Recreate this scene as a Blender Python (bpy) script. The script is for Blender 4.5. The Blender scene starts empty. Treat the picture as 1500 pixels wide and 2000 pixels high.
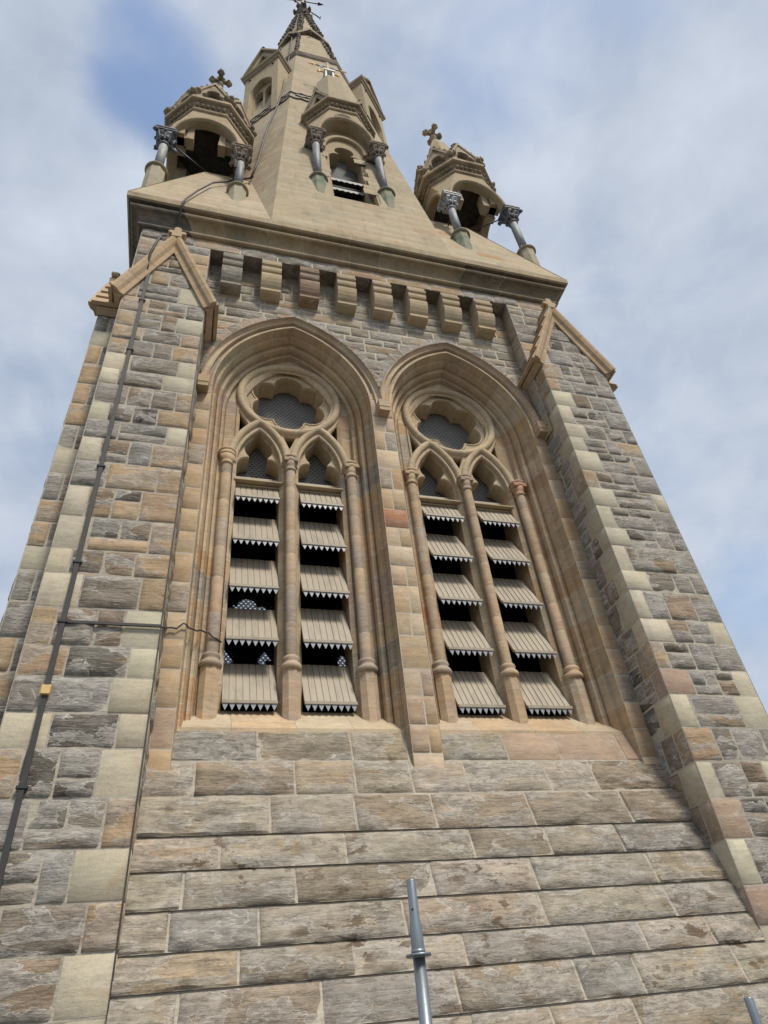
import bpy, math, random
from mathutils import Vector, Matrix, noise
PI=math.pi
# ------------------------------------------------------------------ camera, sky, sun, exposure
scene=bpy.context.scene
C0=Vector((-1.1728,-7.749,-3.8524))
YAW,PITCH,ROLL,FPX=0.3328,0.687,-0.1203,1292.28
fwd=Vector((math.sin(YAW)*math.cos(PITCH),math.cos(YAW)*math.cos(PITCH),math.sin(PITCH)))
rgt=Vector((math.cos(YAW),-math.sin(YAW),0)); upv=rgt.cross(fwd)
R2=rgt*math.cos(ROLL)+upv*math.sin(ROLL); U2=-rgt*math.sin(ROLL)+upv*math.cos(ROLL)
cam=bpy.data.cameras.new('camera'); camo=bpy.data.objects.new('camera',cam); scene.collection.objects.link(camo)
camo.matrix_world=Matrix(((R2.x,U2.x,-fwd.x,C0.x),(R2.y,U2.y,-fwd.y,C0.y),(R2.z,U2.z,-fwd.z,C0.z),(0,0,0,1)))
cam.sensor_fit='VERTICAL'; cam.sensor_height=36; cam.lens=FPX/2000*36
cam.clip_start=.05; cam.clip_end=3000
scene.camera=camo
scene.view_settings.view_transform='Standard'; scene.view_settings.look='None'; scene.view_settings.gamma=1
scene.view_settings.exposure=1.27

SUN_EL,SUN_AZ=math.radians(54),math.radians(158)      # azimuth clockwise from +y
sd=Vector((math.sin(SUN_AZ)*math.cos(SUN_EL),math.cos(SUN_AZ)*math.cos(SUN_EL),math.sin(SUN_EL)))
sl=bpy.data.lights.new('sun','SUN'); sl.energy=1.5; sl.angle=math.radians(12); sl.color=(1,.92,.80)
so=bpy.data.objects.new('sun',sl); scene.collection.objects.link(so)
so.rotation_euler=(-sd).to_track_quat('-Z','Y').to_euler()

w=bpy.data.worlds.new('World'); scene.world=w; w.use_nodes=True
nt=w.node_tree; nt.nodes.clear()
def N(t,**k):
    n=nt.nodes.new(t)
    for a,b in k.items(): setattr(n,a,b)
    return n
def pixdir(px,py):
    return (fwd*FPX+R2*(px-750)-U2*(py-1000)).normalized()
out=N('ShaderNodeOutputWorld'); bg=N('ShaderNodeBackground'); bg.inputs[1].default_value=.062
sky=N('ShaderNodeTexSky',sky_type='NISHITA'); sky.sun_disc=False; sky.sun_elevation=SUN_EL; sky.sun_rotation=SUN_AZ
sky.air_density=1.2; sky.dust_density=1.5
tc=N('ShaderNodeTexCoord')
mp=N('ShaderNodeMapping'); nt.links.new(tc.outputs['Generated'],mp.inputs[0]); mp.inputs['Scale'].default_value=(1.0,1.0,1.3); mp.inputs['Location'].default_value=(.35,.2,.6)
def noi(scale,detail,rough=.5,dist=0,src=None):
    n=N('ShaderNodeTexNoise'); n.inputs['Scale'].default_value=scale; n.inputs['Detail'].default_value=detail
    n.inputs['Roughness'].default_value=rough; n.inputs['Distortion'].default_value=dist
    nt.links.new((src or mp).outputs[0],n.inputs['Vector']); return n.outputs['Fac']
def M_(op,a,b=None,c=None,clamp=False):
    n=N('ShaderNodeMath',operation=op,use_clamp=clamp)
    for i,v in enumerate((a,b,c)):
        if v is None: continue
        if isinstance(v,(int,float)): n.inputs[i].default_value=v
        else: nt.links.new(v,n.inputs[i])
    return n.outputs[0]
def blob(px,py,cosw):
    d=pixdir(px,py); n=N('ShaderNodeVectorMath',operation='DOT_PRODUCT'); nt.links.new(tc.outputs['Generated'],n.inputs[0]); n.inputs[1].default_value=d
    mr=N('ShaderNodeMapRange'); mr.interpolation_type='SMOOTHSTEP'; nt.links.new(n.outputs['Value'],mr.inputs[0])
    mr.inputs[1].default_value=math.cos(cosw); mr.inputs[2].default_value=1.0; return mr.outputs[0]
c1=noi(2.2,4,.5,.2); c2=noi(4.2,4,.5,.25)
c3=noi(9.,6,.6,.3)
v=M_('ADD',M_('ADD',M_('MULTIPLY',c1,.55),M_('MULTIPLY',c2,.27)),M_('MULTIPLY',c3,.18))
c2=M_('ADD',M_('MULTIPLY',c2,.65),M_('MULTIPLY',c3,.35))
# thinner cloud (a blue opening) in the upper left of the sky and low on the right
v=M_('SUBTRACT',v,M_('MULTIPLY',blob(290,130,.10),.24))
v=M_('SUBTRACT',v,M_('MULTIPLY',blob(240,240,.08),.17))
v=M_('SUBTRACT',v,M_('MULTIPLY',blob(1490,1150,.08),.08))
v=M_('SUBTRACT',v,M_('MULTIPLY',blob(1000,130,.13),.08))
v=M_('ADD',v,M_('MULTIPLY',blob(60,160,.16),.14))
cov=N('ShaderNodeMapRange'); cov.interpolation_type='SMOOTHSTEP'; nt.links.new(v,cov.inputs[0]); cov.inputs[1].default_value=.20; cov.inputs[2].default_value=.56
cr=N('ShaderNodeValToRGB'); nt.links.new(c2,cr.inputs[0])
cr.color_ramp.elements[0].position=.36; cr.color_ramp.elements[0].color=(2.95,3.4,4.15,1)
cr.color_ramp.elements[1].position=.66; cr.color_ramp.elements[1].color=(4.3,4.7,5.4,1)
mx=N('ShaderNodeMix',data_type='RGBA'); nt.links.new(cov.outputs[0],mx.inputs[0])
sb=N('ShaderNodeMix',data_type='RGBA',blend_type='MULTIPLY'); sb.inputs[0].default_value=1; nt.links.new(sky.outputs[0],sb.inputs[6]); sb.inputs[7].default_value=(1.5,1.45,1.4,1)
nt.links.new(sb.outputs[2],mx.inputs[6]); nt.links.new(cr.outputs[0],mx.inputs[7])
nt.links.new(mx.outputs[2],bg.inputs[0]); nt.links.new(bg.outputs[0],out.inputs[0])

# ------------------------------------------------------------------ materials
def newmat(name):
    m=bpy.data.materials.new(name); m.use_nodes=True; t=m.node_tree; t.nodes.clear(); return m,t
class G:
    """tiny node helper"""
    def __init__(s,t): s.t=t
    def n(s,typ,ins=None,**k):
        n=s.t.nodes.new(typ)
        for a,b in k.items(): setattr(n,a,b)
        for a,b in (ins or {}).items():
            if hasattr(b,'is_output') or isinstance(b,bpy.types.NodeSocket): s.t.links.new(b,n.inputs[a])
            else: n.inputs[a].default_value=b
        return n
    def m(s,op,a,b=0.0,clamp=False):
        n=s.n('ShaderNodeMath',{0:a,1:b},operation=op,use_clamp=clamp); return n.outputs[0]
    def noise(s,vec,scale,detail=4,rough=.5,dist=0):
        return s.n('ShaderNodeTexNoise',{'Vector':vec,'Scale':scale,'Detail':detail,'Roughness':rough,'Distortion':dist}).outputs['Fac']
    def mapr(s,v,a,b,c=0.,d=1.,smooth=True):
        n=s.n('ShaderNodeMapRange',{0:v,1:a,2:b,3:c,4:d}); n.interpolation_type='SMOOTHSTEP' if smooth else 'LINEAR'; return n.outputs[0]
    def mix(s,f,a,b,blend='MIX'):
        n=s.n('ShaderNodeMix',{0:f,6:a,7:b},data_type='RGBA',blend_type=blend); return n.outputs[2]
def stone_mat(name,stain=0.,patch=1.,grain=1.,bump=1.,streak=1.,green=0.,soot=0.,runoff=.10):
    m,t=newmat(name); g=G(t)
    at=g.n('ShaderNodeAttribute'); at.attribute_name='Col'
    se=g.n('ShaderNodeAttribute'); se.attribute_name='seed'
    rough=at.outputs['Alpha']
    tcn=g.n('ShaderNodeTexCoord').outputs['Object']
    sv=g.n('ShaderNodeVectorMath',{0:(37.,17.,29.),'Scale':se.outputs['Fac']},operation='SCALE').outputs[0]
    co=g.n('ShaderNodeVectorMath',{0:tcn,1:sv},operation='ADD').outputs[0]
    bed=g.n('ShaderNodeMapping',{0:co,'Scale':(.55,.55,5.)}).outputs[0]
    lay=g.n('ShaderNodeMapping',{0:co,'Scale':(1.,1.,2.2)}).outputs[0]
    n1=g.noise(lay,2.4,5,.55,.4); n2=g.noise(bed,5.,7,.6,.8); n3=g.noise(co,55.,3,.6); n4=g.noise(lay,9.,6,.65,.6)
    def ctr(n,k): return g.m('MULTIPLY',g.m('SUBTRACT',n,.5),k)
    r1=g.m('ADD',g.m('MULTIPLY',rough,.9),.5)
    f=g.m('ADD',ctr(n1,.75),ctr(n2,.75*streak)); f=g.m('ADD',f,ctr(n4,.75)); f=g.m('MULTIPLY',f,r1)
    f=g.m('ADD',f,ctr(n3,.35*grain)); f=g.m('ADD',f,1.0)
    wide=g.noise(tcn,.55,3,.5); f=g.m('MULTIPLY',f,g.m('ADD',ctr(wide,.35),1.))
    vv=g.n('ShaderNodeCombineXYZ',{0:f,1:f,2:f}).outputs[0]
    col=g.mix(1.,at.outputs['Color'],vv,'MULTIPLY')
    # ochre iron bands
    oc=g.mapr(g.noise(lay,1.9,4,.6,1.),.56,.7); col=g.mix(g.m('MULTIPLY',oc,.38),col,(.36,.235,.115,1))
    # pale weathered / spalled patches with a bright rim
    pn=g.noise(lay,1.7,5,.55,.5); pf=g.mapr(pn,.515,.535); pr=g.m('MULTIPLY',pf,g.m('MULTIPLY',g.m('POWER',rough,.5),.75*patch))
    pc=g.mix(g.mapr(n4,.35,.65),(.22,.205,.185,1),(.42,.40,.36,1)); col=g.mix(pr,col,pc)
    rim=g.m('SUBTRACT',1.,g.mapr(g.m('ABSOLUTE',g.m('SUBTRACT',pn,.525)),.0,.011)); col=g.mix(g.m('MULTIPLY',rim,g.m('MULTIPLY',g.m('POWER',rough,.5),.75*patch)),col,(.52,.50,.45,1))
    # thin pale veins over the bedding
    ve=g.m('SUBTRACT',1.,g.mapr(g.m('ABSOLUTE',g.m('SUBTRACT',n2,.5)),.0,.03)); col=g.mix(g.m('MULTIPLY',ve,g.m('MULTIPLY',rough,.35)),col,(.45,.43,.39,1))
    # dark cracks
    dk=g.m('SUBTRACT',1.,g.mapr(g.m('ABSOLUTE',g.m('SUBTRACT',g.noise(bed,2.6,6,.6,1.5),.47)),.0,.010)); col=g.mix(g.m('MULTIPLY',dk,g.m('MULTIPLY',rough,.7)),col,(.07,.06,.05,1))
    if stain:
        s1=g.mapr(g.noise(g.n('ShaderNodeMapping',{0:tcn,'Scale':(.8,1.,1.7)}).outputs[0],5.,5,.6,.3),.550,.585); s2=g.mapr(g.noise(tcn,.7,3,.6),.46,.60)
        sm=g.m('MULTIPLY',s1,s2); sm=g.m('MULTIPLY',sm,stain); col=g.mix(sm,col,(.12,.08,.048,1))
    ro=g.mapr(g.noise(g.n('ShaderNodeMapping',{0:tcn,'Scale':(7.,7.,.7)}).outputs[0],1.,6,.6,.3),.50,.72); col=g.mix(g.m('MULTIPLY',ro,runoff),col,(.10,.085,.065,1))
    if green:
        gz=g.mapr(g.noise(tcn,2.2,3,.5,.5),.5,.66); col=g.mix(g.m('MULTIPLY',gz,green),col,(.10,.17,.12,1))
    if soot:
        gz=g.mapr(g.noise(tcn,1.3,5,.6,.5),.48,.66); col=g.mix(g.m('MULTIPLY',gz,soot),col,(.06,.055,.05,1))
    h=g.m('ADD',g.m('MULTIPLY',n2,.6),g.m('MULTIPLY',n4,.7)); h=g.m('MULTIPLY',h,g.m('ADD',g.m('MULTIPLY',rough,1.3),.12))
    h=g.m('ADD',h,g.m('MULTIPLY',n3,.12)); h=g.m('SUBTRACT',h,g.m('MULTIPLY',dk,g.m('MULTIPLY',rough,.6)))
    bp=g.n('ShaderNodeBump',{'Height':h,'Strength':.55*bump,'Distance':.035})
    b=g.n('ShaderNodeBsdfPrincipled',{'Base Color':col,'Roughness':.93,'Specular IOR Level':.18,'Normal':bp.outputs[0]})
    o=g.n('ShaderNodeOutputMaterial',{0:b.outputs[0]}); return m
def plain(name,col,rough=.5,metal=0.,var=.12,scale=12.,bump=.0,stretch=(1,1,1),spot=None):
    m,t=newmat(name); g=G(t); tcn=g.n('ShaderNodeTexCoord').outputs['Object']
    mpn=g.n('ShaderNodeMapping',{0:tcn,'Scale':stretch}).outputs[0]
    n=g.noise(mpn,scale,5,.6,.2); f=g.m('ADD',g.m('MULTIPLY',g.m('SUBTRACT',n,.5),var*3),1.)
    c=g.mix(1.,(*col,1),g.n('ShaderNodeCombineXYZ',{0:f,1:f,2:f}).outputs[0],'MULTIPLY')
    if spot: c=g.mix(g.mapr(g.noise(mpn,scale*.4,5,.65,.4),.52,.62),c,(*spot,1))
    ins={'Base Color':c,'Roughness':rough,'Metallic':metal}
    if bump: ins['Normal']=g.n('ShaderNodeBump',{'Height':n,'Strength':bump,'Distance':.02}).outputs[0]
    b=g.n('ShaderNodeBsdfPrincipled',ins); g.n('ShaderNodeOutputMaterial',{0:b.outputs[0]}); return m
MAT=dict(
 rub=stone_mat('rubble_stone'),
 ash=stone_mat('dressed_sandstone',patch=.6,bump=.8,grain=.9,runoff=.08),
 base=stone_mat('weathering_stone',stain=.85,patch=.7,bump=.9,streak=1.0),
 cor=stone_mat('cornice_stone',patch=.3,bump=.45,soot=.25,green=.08,runoff=.3),
 spi=stone_mat('spire_stone',patch=.25,bump=.3,grain=.6,green=.05,streak=.5,runoff=.2),
 car=stone_mat('carved_stone',patch=.3,bump=.8,soot=.5),
 grn=stone_mat('algae_stone',patch=.3,bump=.4,green=.75),
 shaft=plain('bluestone_shaft',(.14,.155,.17),.6,var=.32,scale=11,stretch=(1,1,.5),bump=.15,spot=(.21,.22,.215)),
 shaftl=plain('grey_shaft',(.27,.275,.27),.65,var=.28,scale=11,stretch=(1,1,.4)),
 shaftb=plain('pale_bluestone_shaft',(.19,.21,.23),.6,var=.28,scale=11,stretch=(1,1,.5),bump=.15,spot=(.26,.275,.28)),
 leadg=plain('grey_lead_cap',(.24,.255,.27),.55,var=.25,scale=9,bump=.3),
 lead=plain('lead_cap',(.10,.11,.125),.6,var=.25,scale=9,bump=.3),
 louv=plain('louvre_metal',(.33,.285,.215),.55,.0,var=.10,scale=9,stretch=(1.6,.5,.35),spot=(.27,.235,.18)),
 trim=plain('zinc_trim',(.27,.285,.305),.45,.2,var=.05,scale=6),
 louvd=plain('grey_louvre',(.10,.10,.095),.6,var=.2,scale=9),
 trimd=plain('grey_trim',(.17,.175,.18),.6,var=.2,scale=9),
 meshd=plain('dull_grille',(.12,.12,.12),.7,var=.1,scale=6),
 mesh=plain('grille_steel',(.17,.17,.165),.6,.1,var=.05,scale=6),
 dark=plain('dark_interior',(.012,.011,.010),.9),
 galv=plain('galvanised_steel',(.25,.28,.305),.42,.75,var=.14,scale=14,stretch=(1,1,.5),bump=.1,spot=(.26,.29,.32)),
 cable=plain('conductor_tape',(.045,.042,.04),.6,.2,var=.3,scale=9),
 gold=plain('gilt_metal',(.42,.28,.10),.45,.8,var=.2,scale=20),
 brass=plain('brass_clip',(.70,.48,.20),.4,.5),
 iron=plain('black_iron',(.035,.038,.045),.5,.3),
 pale=plain('pale_paint',(.55,.55,.52),.6),
 pave=plain('paving',(.12,.115,.10),.9,var=.15,scale=3,bump=.3),
)
# ------------------------------------------------------------------ palette (linear albedo, 4th = rough-hewn 0..1)
def jit(rnd,c,a=.10,h=.03):
    k=1+rnd.uniform(-a,a); return (max(0,c[0]*k*(1+rnd.uniform(-h,h))),c[1]*k,max(0,c[2]*k*(1+rnd.uniform(-h,h))),c[3])
CREAM=(.47,.425,.32,.05); TAN=(.375,.275,.175,.50); TAN2=(.44,.33,.215,.10); BUFF=(.40,.33,.225,.08)
GREY=(.225,.198,.160,.95); DGREY=(.135,.120,.100,1.); BROWN=(.24,.185,.13,.9); PINK=(.37,.27,.20,.2); LGREY=(.27,.25,.22,.8)
MORT=(.47,.43,.35,.1); ORNG=(.42,.20,.11,.2)
SPT=[(5,(.395,.33,.228,.04)),(3,(.385,.32,.22,.05)),(2,(.40,.335,.24,.03)),(.5,(.395,.31,.205,.06))]
def pick(rnd,tab):
    s=sum(a for a,_ in tab); x=rnd.uniform(0,s)
    for a,c in tab:
        x-=a
        if x<=0: return c
    return tab[-1][1]
# ------------------------------------------------------------------ mesh builder
class MB:
    def __init__(s,xf=None): s.v=[];s.f=[];s.c=[];s.s=[];s.sm=[];s.mi=[];s.xf=xf;s.defcol=BUFF;s.seed=0.
    def vert(s,p):
        p=Vector(p)
        if s.xf is not None: p=s.xf@p
        s.v.append(p); return len(s.v)-1
    def face(s,idx,col=None,seed=None,smooth=False,mi=0):
        s.f.append(tuple(idx)); s.c.append(col or s.defcol); s.s.append(s.seed if seed is None else seed); s.sm.append(smooth); s.mi.append(mi)
    def poly(s,pts,**k): s.face([s.vert(p) for p in pts],**k)
    def grid(s,rows,closed=False,col=None,colf=None,smooth=True,seed=None,mi=0,flip=False):
        """rows: list of equal-length point lists"""
        idx=[[s.vert(p) for p in r] for r in rows]; n=len(rows[0])
        for i in range(len(rows)-1):
            for j in range(n if closed else n-1):
                k=(j+1)%n; q=(idx[i][j],idx[i][k],idx[i+1][k],idx[i+1][j])
                if flip: q=q[::-1]
                c,sd=(colf(i,j) if colf else (col,seed)); s.face(q,c,sd,smooth,mi)
        return idx
    def box(s,x0,x1,y0,y1,z0,z1,bev=0.,**k):
        if bev<=0:
            p=[(x,y,z) for x in (x0,x1) for y in (y0,y1) for z in (z0,z1)]; i=[s.vert(q) for q in p]
            for q in ((0,1,3,2),(4,6,7,5),(0,4,5,1),(2,3,7,6),(0,2,6,4),(1,5,7,3)): s.face([i[a] for a in q],**k)
        else:
            b=bev; bm=[]
            prof=[(x0+b,z0),(x1-b,z0),(x1,z0+b),(x1,z1-b),(x1-b,z1),(x0+b,z1),(x0,z1-b),(x0,z0+b)]
            cx,cz=(x0+x1)/2,(z0+z1)/2
            def ring(y,sh): return [(cx+(a-cx)*(1-sh/max(1e-6,(x1-x0)/2)),y,cz+(c-cz)*(1-sh/max(1e-6,(z1-z0)/2))) for a,c in prof]
            rows=[ring(y0,b),ring(y0+b,0),ring(y1-b,0),ring(y1,b)]
            idx=s.grid(rows,closed=True,smooth=False,**{a:c for a,c in k.items() if a in('col','seed','mi')},flip=True)
            s.face(idx[0],**k); s.face(idx[-1][::-1],**k)
    def prism(s,poly,a0,a1,axis='y',**k):
        """poly 2D extruded along axis; axis y: poly=(x,z); x: poly=(y,z); z: poly=(x,y)"""
        def P(q,a): return (q[0],a,q[1]) if axis=='y' else ((a,q[0],q[1]) if axis=='x' else (q[0],q[1],a))
        A=[s.vert(P(q,a0)) for q in poly]; B=[s.vert(P(q,a1)) for q in poly]; n=len(poly)
        s.face(A,**k); s.face(B[::-1],**k)
        for i in range(n):
            j=(i+1)%n; s.face((A[i],B[i],B[j],A[j]),**k)
    def lathe(s,cx,cy,prof,n=16,rot=0.,sq=None,**k):
        """prof (r,z); sq: per-row squareness 0..1"""
        rows=[]
        for ri,(r,z) in enumerate(prof):
            row=[]
            for i in range(n):
                a=rot+2*PI*i/n; q=1.
                if sq and sq[ri]>0:
                    m=max(abs(math.cos(a)),abs(math.sin(a))); q=1+(1/m-1)*sq[ri]
                row.append((cx+r*q*math.cos(a),cy+r*q*math.sin(a),z))
            rows.append(row)
        sm=k.pop('smooth',True)
        idx=s.grid(rows,closed=True,smooth=sm,**k)
        s.face(idx[0][::-1],**k); s.face(idx[-1],**k)
    def tube(s,pts,r,n=8,caps=True,flat=None,**k):
        pts=[Vector(p) for p in pts]; rows=[]
        up=Vector((0,0,1)); prev=None
        for i,p in enumerate(pts):
            d=(pts[min(i+1,len(pts)-1)]-pts[max(i-1,0)]).normalized()
            if prev is None:
                a=d.cross(up) if abs(d.dot(up))<.95 else d.cross(Vector((0,1,0)))
            else: a=prev-d*prev.dot(d)
            a.normalize(); prev=a; b=d.cross(a)
            rr=r[i] if isinstance(r,(list,tuple)) else r
            rows.append([p+a*math.cos(2*PI*j/n)*rr+b*math.sin(2*PI*j/n)*rr*(flat or 1) for j in range(n)])
        sm=k.pop('smooth',True)
        idx=s.grid(rows,closed=True,smooth=sm,**k)
        if caps: s.face(idx[0][::-1],**k); s.face(idx[-1],**k)
    def ball(s,c,r,n=8,m=6,sc=(1,1,1),rough=0.,**k):
        rows=[]
        for i in range(m+1):
            t=PI*i/m-PI/2; row=[]
            for j in range(n):
                a=2*PI*j/n; d=Vector((math.cos(t)*math.cos(a)*sc[0],math.cos(t)*math.sin(a)*sc[1],math.sin(t)*sc[2]))
                q=1+rough*noise.noise(Vector(c)*3.1+d*2.3) if 0<i<m else 1
                row.append(Vector(c)+d*r*q)
            rows.append(row)
        s.grid(rows,closed=True,**k)
    def build(s,name,mat,parent=None):
        me=bpy.data.meshes.new(name); me.from_pydata([tuple(v) for v in s.v],[],s.f)
        mats=mat if isinstance(mat,(list,tuple)) else [mat]
        for m in mats: me.materials.append(MAT[m])
        ca=me.color_attributes.new('Col','FLOAT_COLOR','CORNER')
        buf=[]
        for f,c in zip(s.f,s.c): buf.extend(list(c)*len(f))
        ca.data.foreach_set('color',buf)
        sa=me.attributes.new('seed','FLOAT','FACE'); sa.data.foreach_set('value',s.s)
        me.polygons.foreach_set('use_smooth',s.sm); me.polygons.foreach_set('material_index',s.mi)
        me.update()
        o=bpy.data.objects.new(name,me); scene.collection.objects.link(o)
        if parent is not None: o.parent=parent; o.matrix_parent_inverse=ROOTI.get(parent.name,Matrix.Identity(4))
        return o
ROOTI={}
def thing(name,label,cat,loc,group=None):
    o=bpy.data.objects.new(name,None); scene.collection.objects.link(o); o.location=loc; o.empty_display_size=.3
    o['label']=label; o['category']=cat
    if group: o['group']=group
    ROOTI[o.name]=Matrix.Translation(-Vector(loc)); return o
def clip(poly,line):
    """keep side where a*x+b*y<=c"""
    a,b,c=line; o=[]
    for i in range(len(poly)):
        p,q=poly[i],poly[(i+1)%len(poly)]; dp=a*p[0]+b*p[1]-c; dq=a*q[0]+b*q[1]-c
        if dp<=0: o.append(p)
        if (dp<0<dq) or (dq<0<dp):
            t=dp/(dp-dq); o.append((p[0]+(q[0]-p[0])*t,p[1]+(q[1]-p[1])*t))
    return o
def convex_lines(poly):
    L=[]; n=len(poly); A=sum(poly[i][0]*poly[(i+1)%n][1]-poly[(i+1)%n][0]*poly[i][1] for i in range(n))
    for i in range(n):
        p,q=poly[i],poly[(i+1)%n]; ex,ey=q[0]-p[0],q[1]-p[1]
        a,b=(ey,-ex) if A>0 else (-ey,ex); L.append((a,b,a*p[0]+b*p[1]))
    return L
def masonry(mb,O,U,V,stones,region,hole=None,cell=.09,joint=.0075,relief=.028,mortar=MORT,back=True,rnd=None,flush=.004):
    """stones=(u0,u1,v0,v1,col). Stones laid on the plane O+uU+vV, normal N, clipped to a convex region."""
    O=Vector(O);U=Vector(U).normalized();V=Vector(V).normalized();Nn=U.cross(V)
    L=convex_lines(region); bu0=min(p[0] for p in region);bu1=max(p[0] for p in region);bv0=min(p[1] for p in region);bv1=max(p[1] for p in region)
    def W(u,v,h): return O+U*u+V*v+Nn*h
    for si,(u0,u1,v0,v1,col) in enumerate(stones):
        if u1<=bu0 or u0>=bu1 or v1<=bv0 or v0>=bv1: continue
        rf=col[3]; j=joint*(.75+.5*rf); sd=rnd.random()
        a0,a1,b0,b1=u0+j,u1-j,v0+j,v1-j
        if a1-a0<.03 or b1-b0<.03: continue
        e=.010+.006*rf
        def lin(lo,hi):
            n=max(1,round((hi-lo-2*e)/cell)) if rf>.2 else 1
            return [lo]+[lo+e+(hi-lo-2*e)*i/n for i in range(n+1)]+[hi]
        us,vs=lin(a0,a1),lin(b0,b1)
        tiltu,tiltv=rnd.uniform(-.006,.006)*rf*2,rnd.uniform(-.006,.006)*rf*2; out_=(rnd.uniform(-.0005,.001) if joint<.0035 else rnd.uniform(-.002,.006)+rf*rnd.uniform(0,.012))
        inside=all(a*u+b*v<=c+1e-6 for (a,b,c) in L for u in (a0,a1) for v in (b0,b1))
        P={}
        for i,u in enumerate(us):
            for k,v in enumerate(vs):
                edge=i in(0,len(us)-1) or k in (0,len(vs)-1)
                q=Vector((u*3.1+sd*50,v*7.5,sd*31)); nz=noise.noise(q)+.5*noise.noise(q*2.7)
                near=i in(1,len(us)-2) or k in(1,len(vs)-2)
                h=(-.0025 if joint<.0035 else -.006) if edge else out_+tiltu*(u-(u0+u1)/2)+tiltv*(v-(v0+v1)/2)+relief*rf*nz*(.6 if near else 1.)+(relief*rf*.5 if not near else 0)
                ju=jv=0
                if rf>.2:
                    ju=rf*.009*noise.noise(Vector((u*9,v*9,sd*9+5))); jv=rf*.009*noise.noise(Vector((u*9,v*9,sd*9+15)))
                P[i,k]=(u+ju,v+jv,h)
        idx={}
        for i in range(len(us)-1):
            for k in range(len(vs)-1):
                if hole and hole((us[i]+us[i+1])/2,(vs[k]+vs[k+1])/2): continue
                ks=((i,k),(i+1,k),(i+1,k+1),(i,k+1))
                if inside:
                    f=[]
                    for q in ks:
                        if q not in idx: idx[q]=mb.vert(W(*P[q]))
                        f.append(idx[q])
                    mb.face(f,col,sd,True)
                else:
                    pl=[(P[q][0],P[q][1]) for q in ks]; hh=[P[q][2] for q in ks]
                    for l in L: pl=clip(pl,l) if len(pl)>2 else []
                    if len(pl)>2:
                        am=sum(hh)/4
                        (x0,y0),(x1,y1)=(P[ks[0]][0],P[ks[0]][1]),(P[ks[2]][0],P[ks[2]][1])
                        def H(x,y):
                            s_=min(1,max(0,(x-x0)/(x1-x0+1e-9))); t_=min(1,max(0,(y-y0)/(y1-y0+1e-9)))
                            return hh[0]*(1-s_)*(1-t_)+hh[1]*s_*(1-t_)+hh[2]*s_*t_+hh[3]*(1-s_)*t_
                        mb.face([mb.vert(W(x,y,H(x,y))) for x,y in pl],col,sd,True)
    if back:
        if hole:
            n=int((bu1-bu0)/.08)+1;m_=int((bv1-bv0)/.08)+1
            for i in range(n):
                for k in range(m_):
                    ua,ub=bu0+(bu1-bu0)*i/n,bu0+(bu1-bu0)*(i+1)/n;va,vb=bv0+(bv1-bv0)*k/m_,bv0+(bv1-bv0)*(k+1)/m_
                    if hole((ua+ub)/2,(va+vb)/2): continue
                    pl=[(ua,va),(ub,va),(ub,vb),(ua,vb)]
                    for l in L: pl=clip(pl,l) if len(pl)>2 else []
                    if len(pl)>2: mb.face([mb.vert(W(x,y,-flush)) for x,y in pl],mortar,.5)
        else: mb.face([mb.vert(W(x,y,-flush)) for x,y in region],mortar,.5)
def courses(rnd,v0,v1,hmin,hmax):
    o=[v0]
    while o[-1]<v1: o.append(o[-1]+rnd.uniform(hmin,hmax))
    return o
def fill_row(rnd,u0,u1,v0,v1,tab,lmin,lmax,split=.0):
    ja=.05 if tab[:4]==SPT[:4] else .16
    o=[];u=u0
    while u<u1-1e-6:
        l=rnd.uniform(lmin,lmax)
        if u1-u-l<lmin*.8: l=u1-u
        if rnd.random()<split and v1-v0>.3:
            m=v0+(v1-v0)*rnd.choice((.38,.6)); k=rnd.uniform(.4,.6)
            o.append((u,u+l,v0,m,jit(rnd,pick(rnd,tab),ja,.04)))
            if l>.4 and rnd.random()<.5:
                o+= [(u,u+l*k,m,v1,jit(rnd,pick(rnd,tab),ja,.04)),(u+l*k,u+l,m,v1,jit(rnd,pick(rnd,tab),ja,.04))]
            else: o.append((u,u+l,m,v1,jit(rnd,pick(rnd,tab),ja,.04)))
        else: o.append((u,u+l,v0,v1,jit(rnd,pick(rnd,tab),ja,.04)))
        u+=l
    return o
from mathutils.geometry import delaunay_2d_cdt
def area2(pl): return sum(pl[i][0]*pl[(i+1)%len(pl)][1]-pl[(i+1)%len(pl)][0]*pl[i][1] for i in range(len(pl)))
def inside_eo(x,z,loops):
    c=False
    for pl in loops:
        n=len(pl)
        for i in range(n):
            (xa,za),(xb,zb)=pl[i],pl[(i+1)%n]
            if (za>z)!=(zb>z) and x<(xb-xa)*(z-za)/(zb-za)+xa: c=not c
    return c
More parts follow.
